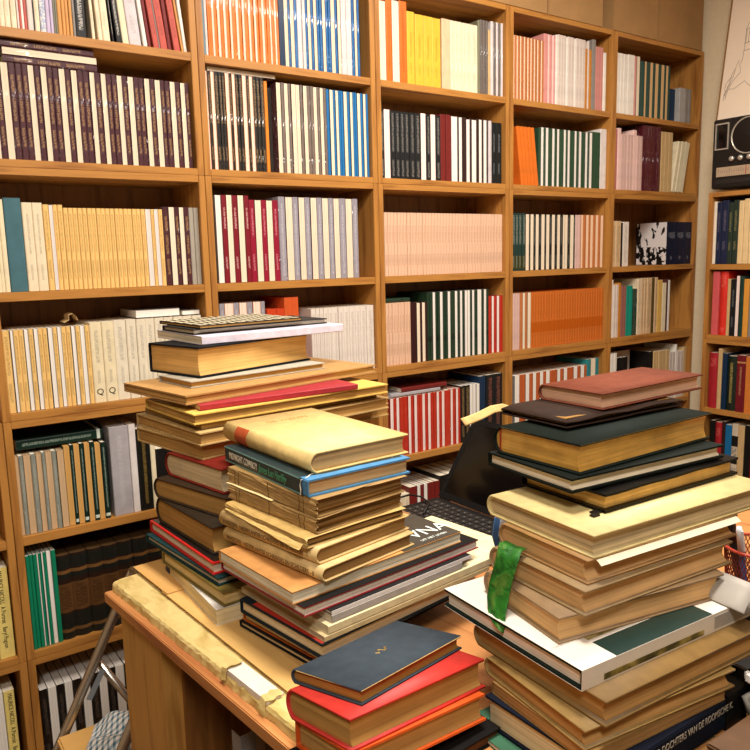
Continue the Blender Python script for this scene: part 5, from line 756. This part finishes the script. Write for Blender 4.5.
# ---------------------------------------------------------------- wrapped parcel and envelopes under the stacks
TIS = None
n = NT('yellow_tissue', .75, .15); co = n.coord(); f = n.noise(n.mapv(co, (30, 12, 30), rot=(0, 0, .6)), 1., 5., 1.5); n.base(n.ramp(f, [(.3, lin('b89d5a')), (.6, lin('dcc382'))])); n.put(n.b.inputs['Normal'], n.bump(f, .5, .003)); TIS = n.m
e = empty('tissue_parcel', (DO.x, DO.y, DZ+.0004+H), DA); tag(e, 'flat parcel in crumpled yellow tissue along the open edge of the desk', 'parcel')
bm = bmesh.new(); rj = random.Random(2); NX, NY = 9, 60; PX0, PX1, PY0, PY1, PH_ = .012, .22, -.60, -.004, .0195
def gz(i, j):
    x = PX0+(PX1-PX0)*i/NX; y = PY0+(PY1-PY0)*j/NY
    return x, y
top = [[None]*(NY+1) for _ in range(NX+1)]
for i in range(NX+1):
    for j in range(NY+1):
        x, y = gz(i, j); z = PH_-.003+rj.uniform(-.0006, .0004)
        if i == 0: x += .005+rj.uniform(-.0008, .0012); z -= .002
        if i == 1: x = PX0+.020+rj.uniform(-.003, .003)
        if i == 2: x = PX0+.046
        top[i][j] = bm.verts.new((x, y, z))
for i in range(NX):
    for j in range(NY): bm.faces.new((top[i][j], top[i+1][j], top[i+1][j+1], top[i][j+1]))
loop = [(0, j) for j in range(NY+1)]+[(i, NY) for i in range(1, NX+1)]+[(NX, j) for j in range(NY-1, -1, -1)]+[(i, 0) for i in range(NX-1, 0, -1)]
mid = []; bot = []
for q_, (i, j) in enumerate(loop):
    v = top[i][j].co; dx = -.004 if i == 0 else 0
    mid.append(bm.verts.new((v.x+dx*.6+rj.uniform(-.0008, .0006), v.y, PH_*.5+rj.uniform(-.002, .002)))); bot.append(bm.verts.new((v.x+dx+rj.uniform(-.001, .001), v.y, 0)))
for q_ in range(len(loop)):
    q2 = (q_+1) % len(loop); a_, b_ = top[loop[q_][0]][loop[q_][1]], top[loop[q2][0]][loop[q2][1]]
    bm.faces.new((a_, b_, mid[q2], mid[q_])); bm.faces.new((mid[q_], mid[q2], bot[q2], bot[q_]))
link('tissue', bm, TIS, e)
# the tear that shows the white box inside
bm = bmesh.new(); box(bm, .0165, .043, -.510, -.405, .004, PH_+.0012); link('white_box_edge', bm, plain('box_white', 'e6e0d6', .6), e)
rj = random.Random(4)
for s_, y in ((1, -.402), (-1, -.513)):
    bm = bmesh.new()
    V = [[bm.verts.new((.010+.030*i/7, y-s_*.012*j/2+rj.uniform(-.002, .002), PH_*(.2 if i == 0 else 1)+.0014+.0035*j/2+rj.uniform(0, .0015))) for j in range(3)] for i in range(8)]
    for i in range(7):
        for j in range(2): bm.faces.new((V[i][j], V[i+1][j], V[i+1][j+1], V[i][j+1]))
    o = link('torn_tissue_edge', bm, TIS, e); o.modifiers.new('thick', 'SOLIDIFY').thickness = .0004
KR = plain('kraft_paper', 'ddb26c', .75, .15, .1, 9.); KR2 = plain('kraft_paper_worn', 'd6a662', .75, .15, .16, 7.)
def envelope(label, P0, yw, wx, ly, z, mat, flapx):
    """P0: the back left corner; it runs wx to the right and ly towards the viewer"""
    e = empty('kraft_envelope', (P0[0], P0[1], z+H), R(yw)); tag(e, label, 'envelope', 'kraft envelopes under the stacks')
    bm = bmesh.new(); box(bm, 0, wx, -ly, 0, 0, .0016); link('envelope_body', bm, mat, e)
    bm = bmesh.new(); vs = [bm.verts.new(p) for p in ((flapx, -ly+.001, .0018), (flapx+.03, -ly+.001, .0021), (flapx+.03, -.001, .0021), (flapx, -.001, .0018))]; bm.faces.new(vs)
    o = link('flap', bm, KR2, e); o.modifiers.new('thick', 'SOLIDIFY').thickness = .0003; return e
EZ = DZ+.0216
envelope('pale kraft envelope with a creased flap, lying along the parcel under both stacks', (.382, -.752), 4., .22, .40, EZ, KR, .045)
envelope('short kraft envelope at the back corner of the desk, overlapping the longer one', (.3735, -.622), 4., .24, .150, EZ+.0025, KR2, .07)

# ---------------------------------------------------------------- laptop, cable, folder behind the right stack
LBK = plain('laptop_black', '100e0d', .6, .15, .08); SCR = plain('laptop_screen', '070606', .12, .25, 0)
e = empty('laptop', (1.08, -.648, DZ+H)); tag(e, 'open black laptop between the middle and right book stacks', 'laptop')
boxo('base', (-.235, 0, -.335, 0, .0006, .019), LBK, e, .003)
bm = bmesh.new()
for i in range(6):
    for j in range(15): box(bm, -.022-.019*i-.0165, -.022-.019*i, -.022-.0193*j-.0168, -.022-.0193*j, .0188, .0212, .0)
link('keyboard', bm, plain('key_black', '1d1a18', .5, .4, .1), e)
bm = bmesh.new()
for i in range(6):
    for j in range(15): box(bm, -.022-.019*i-.0095, -.022-.019*i-.0068, -.022-.0193*j-.0095, -.022-.0193*j-.0068, .0212, .0213)
link('key_legends', bm, plain('key_print', '7d7870', .6, .2, 0), e)
boxo('touchpad', (-.225, -.155, -.21, -.11, .0188, .0194), plain('pad_black', '211d1a', .3, .4, 0), e); boxo('palm_edge', (-.235, -.006, -.325, -.322, .0189, .0196), plain('edge_grey', '5b5650', .4, .4, 0), e)
boxo('status_label', (-.03, -.018, -.333, -.326, .0189, .0195), plain('label_white', 'cfd0cc', .6), e)
ld = empty('lid', (0, 0, .019)); ld.parent = e; ld.rotation_euler = (0, R(34), 0)
boxo('lid_shell', (.001, .009, -.335, 0, .002, .206), LBK, ld, .002); boxo('screen', (-.0004, .001, -.322, -.013, .016, .193), SCR, ld)
bz = bmesh.new()
for q_ in ((-.335, -.322, .002, .206), (-.013, 0, .002, .206), (-.322, -.013, .002, .016), (-.322, -.013, .193, .206)): box(bz, -.001, .001, *q_)
link('bezel', bz, LBK, ld)
bm = bmesh.new()
tube(bm, [(.90, -.60, DZ+.003), (1.0, -.58, DZ+.012), (1.035, -.60, DZ+.021), (1.035, -.64, DZ+.026), (1.02, -.69, DZ+.027), (.97, -.73, DZ+.0245)], .0022, 8)
for v in bm.verts: v.co.z += H
tag(link('black_cable', bm, plain('cable_black', '15130f', .5), None, True), 'thin black cable lying over the back corner of the laptop', 'cable')
e = empty('blue_folder', (.783, -1.195, DZ+.0004+H)); tag(e, 'blue and white cardboard folder standing upright behind the right stack', 'folder')
def poly_sheet(name, pts, y0, y1, mat):
    bm = bmesh.new(); A_ = [bm.verts.new((x_, y0, z_)) for x_, z_ in pts]; B_ = [bm.verts.new((x_, y1, z_)) for x_, z_ in pts]
    bm.faces.new(A_); bm.faces.new(B_[::-1])
    for i in range(len(pts)): bm.faces.new((A_[i], A_[(i+1) % len(pts)], B_[(i+1) % len(pts)], B_[i]))
    return link(name, bm, mat, e)
poly_sheet('cover', [(0, 0), (.10, 0), (.10, .245), (.042, .246), (-.050, .198), (-.055, .170)], 0, .0014, plain('folder_blue', '5a8ac8', .5))
poly_sheet('white_sheet', [(.008, .001), (.09, .001), (.09, .238), (.046, .239), (-.040, .192), (-.044, .170)], -.0012, -.0004, plain('sheet_white', 'e6e8ec', .6))

# ---------------------------------------------------------------- leaf, slips, strap on the right stack
def onX(px, py, X):
    d = fw*746.3+cr*(px-375)+cu*(375-py); s = X/d.x; return Vector((X, -1.95+d.y*s, H+d.z*s))
n = NT('green_leaf', .55, .35); f = n.noise(n.coord(), 55., 5., .8); n.base(n.ramp(f, [(.3, lin('0b350c')), (.52, lin('1d6515')), (.75, lin('55752a'))])); n.put(n.b.inputs['Normal'], n.bump(f, .9, .004)); LEAF = n.m
rows = [((506, 541), (527, 549), .650), ((499, 543), (522, 551), .633), ((497, 552), (519, 559), .624), ((494, 566), (516, 570), .619), ((490, 582), (512, 585), .615), ((487, 597), (509, 598), .610), ((487.5, 608), (507, 608), .605), ((490, 617), (506, 617), .600), ((495, 625), (505, 626), .596), ((502, 632.5), (503.5, 633), .594)]
bm = bmesh.new(); rj = random.Random(6); V = []
for (l_, r_, X) in rows:
    A_, B_ = onX(*l_, X), onX(*r_, X+.004); V.append([bm.verts.new(A_.lerp(B_, i/6)+Vector((.0012*math.sin(i/6*math.pi)*-1+rj.uniform(-.0012, .0012), 0, 0))) for i in range(7)])
for A_, B_ in zip(V, V[1:]):
    for i in range(6): bm.faces.new((A_[i], A_[i+1], B_[i+1], B_[i]))
bmesh.ops.subdivide_edges(bm, edges=bm.edges[:], cuts=2, use_grid_fill=True)
for v in bm.verts: v.co.x += rj.uniform(-.0003, .0003)
bmesh.ops.translate(bm, verts=bm.verts[:], vec=Vector((-.62, 1.33, -(H-.38))))
o = link('leaf_bookmark', bm, LEAF, None, True); o.location = (.62, -1.33, H-.38); o.modifiers.new('thick', 'SOLIDIFY').thickness = .0006; tag(o, 'crumpled green leaf bookmark hanging out of the right stack', 'leaf')
q = Q['R7']; ya = R(q[3]); a_ = Vector((math.cos(ya), math.sin(ya), 0)); b_ = Vector((-math.sin(ya), math.cos(ya), 0)); F0 = Vector((q[0], q[1], q[2]+q[6]+H))
bm = bmesh.new(); N = 16; V = []
for i in range(N+1):
    s = .012+.255*i/N
    V.append([bm.verts.new(F0+a_*s-b_*(.0012+.0075*j/3)+Vector((0, 0, -.0016-.0050*(j/3)**1.3))) for j in range(4)])
for A_, B_ in zip(V, V[1:]):
    for j in range(3): bm.faces.new((A_[j], A_[j+1], B_[j+1], B_[j]))
o = link('paper_slip', bm, plain('slip_paper', 'e2d6ba', .7)); o.modifiers.new('thick', 'SOLIDIFY').thickness = .0003; tag(o, 'loose pale paper slip sticking out below the big cream hardback', 'paper')
bm = bmesh.new(); pts = [Vector(p) for p in ((.775, -1.198, -.2235), (.757, -1.19, -.2165), (.735, -1.188, -.217), (.708, -1.19, -.2225), (.690, -1.19, -.2255), (.677, -1.19, -.227))]
V = [[bm.verts.new(p+Vector((-.001*s_, .004*s_, .0045*s_+H))) for s_ in (-1, -.3, .3, 1)] for p in pts]
for A_, B_ in zip(V, V[1:]):
    for j in range(3): bm.faces.new((A_[j], A_[j+1], B_[j+1], B_[j]))
bmesh.ops.subdivide_edges(bm, edges=bm.edges[:], cuts=1, use_grid_fill=True)
rb = [x for x in COL.objects if x.name == 'worn_brown_bible'][0]
o = link('leather_strap', bm, plain('strap_tan', 'c8a468', .7, .2, .2, 60.), None, True); o.modifiers.new('thick', 'SOLIDIFY').thickness = .0012
o.parent = rb; o.matrix_parent_inverse = (Matrix.Translation(rb.location) @ Matrix.Rotation(rb.rotation_euler.z, 4, 'Z')).inverted(); o['label'] = 'pale tan strap'
# curled sheet at the right end of the art book
q = Q['R10']; zt = q[2]+q[6]+.0012
bm = bmesh.new(); V = []
for i in range(9):
    t_ = i/8; V.append([bm.verts.new(Vector((.842+.030*t_*t_+.010*s_+.0*t_, -1.475+.085*s_-.0*t_, zt+.027*(t_**1.6)+.0003+H))) for s_ in (-.42, -.2, 0, .3, .6)])
for A_, B_ in zip(V, V[1:]):
    for j in range(4): bm.faces.new((A_[j], A_[j+1], B_[j+1], B_[j]))
V2 = [bm.verts.new(Vector((.92+.01*s_, -1.478+.085*s_, zt+.0003+H))) for s_ in (-.42, -.2, 0, .3, .6)]
for j in range(4): bm.faces.new((V[0][j], V[0][j+1], V2[j+1], V2[j]))
o = link('curled_sheet', bm, plain('grey_sheet', '9f988e', .6), None, True); o.modifiers.new('thick', 'SOLIDIFY').thickness = .0004; tag(o, 'pale grey sheet curling up at the right end of the art book', 'paper')

# ---------------------------------------------------------------- pen cup and pens
RED = plain('red_wire', '6e2018', .45, .4, .1)
CX, CY = 1.160, -1.362
e = empty('mesh_pen_cup', (CX, CY, DZ+.0004+H)); tag(e, 'red wire-mesh pen cup at the right edge behind the books', 'cup')
bm = bmesh.new(); HC = .100
for k_ in range(56):
    for s_ in (1, -1):
        tube(bm, [((.046+.007*i/6)*math.cos(2*math.pi*k_/56+s_*i*.14), (.046+.007*i/6)*math.sin(2*math.pi*k_/56+s_*i*.14), .002+HC*i/6*.98) for i in range(7)], .00075, 4, False)
link('mesh_wall', bm, RED, e)
RIM = plain('red_enamel', 'a83628', .35, .5, .08)
bm = bmesh.new(); tube(bm, [(.0535*math.cos(i*math.pi/16), .0535*math.sin(i*math.pi/16), HC) for i in range(33)], .0026, 8, False); link('rim', bm, RIM, e, True)
link('base', lathe(bmesh.new(), [(.044, 0), (.046, .002), (.001, .0025)], 32), RIM, e)
def pen(label, ang, lean, L_, r_, body, capc, off=0.):
    p0 = Vector((CX+.022*math.cos(ang), CY+.022*math.sin(ang), DZ+.0036+r_+H)); p1 = Vector((CX+(.040)*math.cos(ang), CY+.040*math.sin(ang), DZ+HC+H)); d = (p1-p0).normalized()
    e = empty('pen', p0); e.rotation_euler = d.to_track_quat('Z', 'Y').to_euler(); tag(e, label, 'pen')
    link('barrel', lathe(bmesh.new(), [(r_*.3, 0), (r_, .012), (r_, L_*.62), (r_, L_*.63)], 14), plain('pen_'+body, body, .35, .5, 0), e, True)
    link('cap', lathe(bmesh.new(), [(r_*1.12, L_*.632), (r_*1.12, L_*.95), (r_*.8, L_), (r_*.1, L_)], 14), plain('pen_'+capc, capc, .35, .5, 0), e, True)
    boxo('clip', (r_*1.12, r_*1.12+.002, -.0015, .0015, L_*.70, L_*.96), plain('pen_'+capc, capc, .35, .5, 0), e)
pen('blue-barrelled pen standing in the red mesh cup', 2.9, .2, .135, .0045, '2f6fc0', 'e0e4e8'); pen('thick black marker standing in the red mesh cup', 1.9, .2, .145, .0075, '1b1a1a', '151414')
pen('slim black pen standing in the red mesh cup', -2.6, .2, .140, .004, '24262c', '1d1e22'); pen('white-capped pen standing in the red mesh cup', .6, .2, .135, .0045, '20242c', 'd8dade')

# ---------------------------------------------------------------- bits on the desk at the lower right
e = empty('charging_dock', (.836, -1.514, -.5195+H), R(-4)); tag(e, 'white-sided device with a glossy black top, lower right by the stack', 'device')
boxo('white_case', (0, .17, -.11, 0, 0, .0165), plain('case_white', 'efeae4', .35, .5, 0), e, .004); boxo('black_top', (.004, .166, -.106, -.004, .0163, .018), plain('glossy_black', '0b0a0a', .12, .6, 0), e)
e = empty('black_tray', (.865, -1.50, DZ+.0004+H), R(-4)); tag(e, 'black document tray carrying the white-sided device', 'tray')
boxo('tray_floor', (0, .24, -.17, .10, 0, .004), BLK, e)
for q_ in ((0, .006, -.17, .10), (.234, .24, -.17, .10), (.006, .234, -.17, -.164), (.006, .234, .094, .10)): boxo('tray_side', (*q_, .004, .0545), BLK, e)
bm = bmesh.new(); tube(bm, [(.838, -1.535, -.553), (.832, -1.527, -.538), (.834, -1.521, -.527), (.841, -1.525, -.524), (.850, -1.535, -.5245), (.856, -1.55, -.530), (.853, -1.555, -.545), (.846, -1.548, -.560)], .0055, 8)
for v in bm.verts: v.co.z += H-.0085
tag(link('grey_cable_loop', bm, plain('rubber_grey', '6d675e', .6), None, True), 'thick grey cable looped below the white-sided device', 'cable')
e = empty('desk_shadow_sheet', (.560, -1.5185, DZ+.0004+H), 0); tag(e, 'dark sheet standing in for book shadow on the desk before the right stack', 'folder')  # dark sheet put in for the shadow of the books on the desk
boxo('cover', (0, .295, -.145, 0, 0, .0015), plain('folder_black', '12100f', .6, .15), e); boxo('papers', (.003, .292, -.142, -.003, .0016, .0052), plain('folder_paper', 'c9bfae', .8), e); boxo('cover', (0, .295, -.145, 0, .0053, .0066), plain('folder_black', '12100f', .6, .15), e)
e = empty('added_dark_block', (.808, -1.512, DZ+.0004+H), 0); tag(e, 'added dark block between the right stack and the tray, covering lit desk', 'box')  # dark block added to hide a brightly lit bit of desk
boxo('box_body', (0, .048, 0, .10, 0, .036), plain('dark_block_black', '14110f', .55, .2), e, .001); boxo('dark_block_top', (-.001, .049, -.001, .101, .0362, .046), plain('dark_block_black', '14110f', .55, .2), e, .001)
o = empty('brown_leather_case', (.722, -1.540, DZ+.0075+H), 0); tag(o, 'brown leather-covered case at the bottom right corner of the photo', 'case')
boxo('case_body', (0, .150, -.10, 0, 0, .022), plain('case_leather', '462d18', .5, .3, .25, 30.), o, .004); boxo('case_lid', (-.002, .152, -.102, .002, .0222, .030), plain('case_leather_lid', '573a1f', .5, .3, .25, 30.), o, .002)
o = boxo('wooden_ruler', (0, .135, -.007, .007, 0, .003), plain('ruler_wood', '8a6238', .5, .3, .15, 30.)); o.location = (.655, -1.5275, DZ+.0075+H); tag(o, 'short brown wooden ruler lying at the foot of the right stack', 'ruler')
o = boxo('green_card', (0, .055, -.008, .007, 0, .0015), plain('card_green', '2f6a3e', .6)); o.location = (.795, -1.5275, DZ+.0075+H); tag(o, 'small green card lying at the foot of the right stack', 'card')

# ---------------------------------------------------------------- folding step stool with a checked cloth
CHR = plain('chrome_tube', 'b5ada2', .22, .5, .03, 20., .9); ST = plain('step_wood', 'd8a860', .5, .35, .12, 8.); GS = plain('grey_strut', '8f9499', .4, .5, .05, 20., .5)
e = empty('step_stool', (.45, -.48, 0)); tag(e, 'folding step stool with chrome tube legs and a wooden step, behind the desk', 'stool')
SZ = -1.0+H
bm = box(bmesh.new(), .262-.45, .60-.45, -.588+.48, -.345+.48, SZ-.022, SZ, .004); link('wooden_step', bm, ST, e)
sub = Vector((.45, -.48, 0))
for y in (-.330, -.603):
    bm = bmesh.new(); tube(bm, [Vector((.102, y, .012))-sub, Vector((.264, y, H-1.039))-sub, Vector((.4106, y, H-.762))-sub, Vector((.455, y, H-.678))-sub], .0105, 12); link('front_leg', bm, CHR, e, True)
    bm = bmesh.new(); tube(bm, [Vector((.3695, y+(.022 if y > -.5 else .022), H-.880))-sub, Vector((.610, y+.022, .012))-sub], .009, 12); link('rear_leg', bm, CHR, e, True)
    bm = bmesh.new(); box(bm, -.034, .034, -.0015, .0015, -.006, .006); bmesh.ops.transform(bm, matrix=Matrix.Translation(Vector((.352, y-.0125, H-.912))-sub) @ Matrix.Rotation(R(-60), 4, 'Y'), verts=bm.verts[:]); link('folding_strut', bm, GS, e)
for x, z in ((.455, H-.678),): 
    bm = bmesh.new(); tube(bm, [Vector((x, -.330, z))-sub, Vector((x, -.603, z))-sub], .0105, 12); link('cross_rail', bm, CHR, e, True)
bm = bmesh.new(); tube(bm, [Vector((.612, -.308, .012))-sub, Vector((.612, -.581, .012))-sub], .009, 12); link('rear_cross_bar', bm, CHR, e, True)
n = NT('checked_cotton', .85, .1); uv = n.n('UVMap').outputs[0]; x = n.n('SeparateXYZ'); n.put(x.inputs[0], uv)
ck = lambda s: n.math('LESS_THAN', n.math('FRACT', n.math('MULTIPLY', s, 15.)), .42)
sm = n.math('ADD', n.math('MULTIPLY', ck(x.outputs[0]), .5), n.math('MULTIPLY', ck(x.outputs[1]), .5)); n.base(n.ramp(sm, [(0., lin('f0e9e2')), (.5, lin('a3b4bd')), (1., lin('47677a'))])); CL = n.m
bm = bmesh.new(); uvl = bm.loops.layers.uv.new('UVMap'); NN = 36; V = []
from mathutils import noise as mn
for i in range(NN+1):
    row_ = []
    for j in range(NN+1):
        u_, v_ = i/NN, j/NN; x_, y_ = .270+.20*u_+.05*v_**1.5, -.565+.19*v_
        z_ = .016+.040*max(0, math.sin(u_*math.pi))**.6*max(0, math.sin(v_*math.pi))**.6+.010*math.sin(14*(u_*.7+v_)+2*u_)*min(1, 6*min(u_, v_, 1-u_, 1-v_)+.15)+.006*mn.noise(Vector((u_*6, v_*6, 1)))
        z_ = max(z_, .0015) if 0 < i < NN and 0 < j < NN else .0015
        row_.append(bm.verts.new((x_+.006*mn.noise(Vector((u_*3, v_*3, 5)))+.02*(v_-.5), y_+.007*mn.noise(Vector((u_*3, v_*3, 9))), SZ+z_+.001)))
    V.append(row_)
for i in range(NN):
    for j in range(NN):
        fa = bm.faces.new((V[i][j], V[i+1][j], V[i+1][j+1], V[i][j+1]))
        for lp, (p_, q_) in zip(fa.loops, ((i, j), (i+1, j), (i+1, j+1), (i, j+1))): lp[uvl].uv = (p_/NN, q_/NN)
o = link('checked_cloth', bm, CL, None, True); o.modifiers.new('thick', 'SOLIDIFY').thickness = .001; tag(o, 'crumpled blue and white checked cloth on the wooden step', 'cloth')
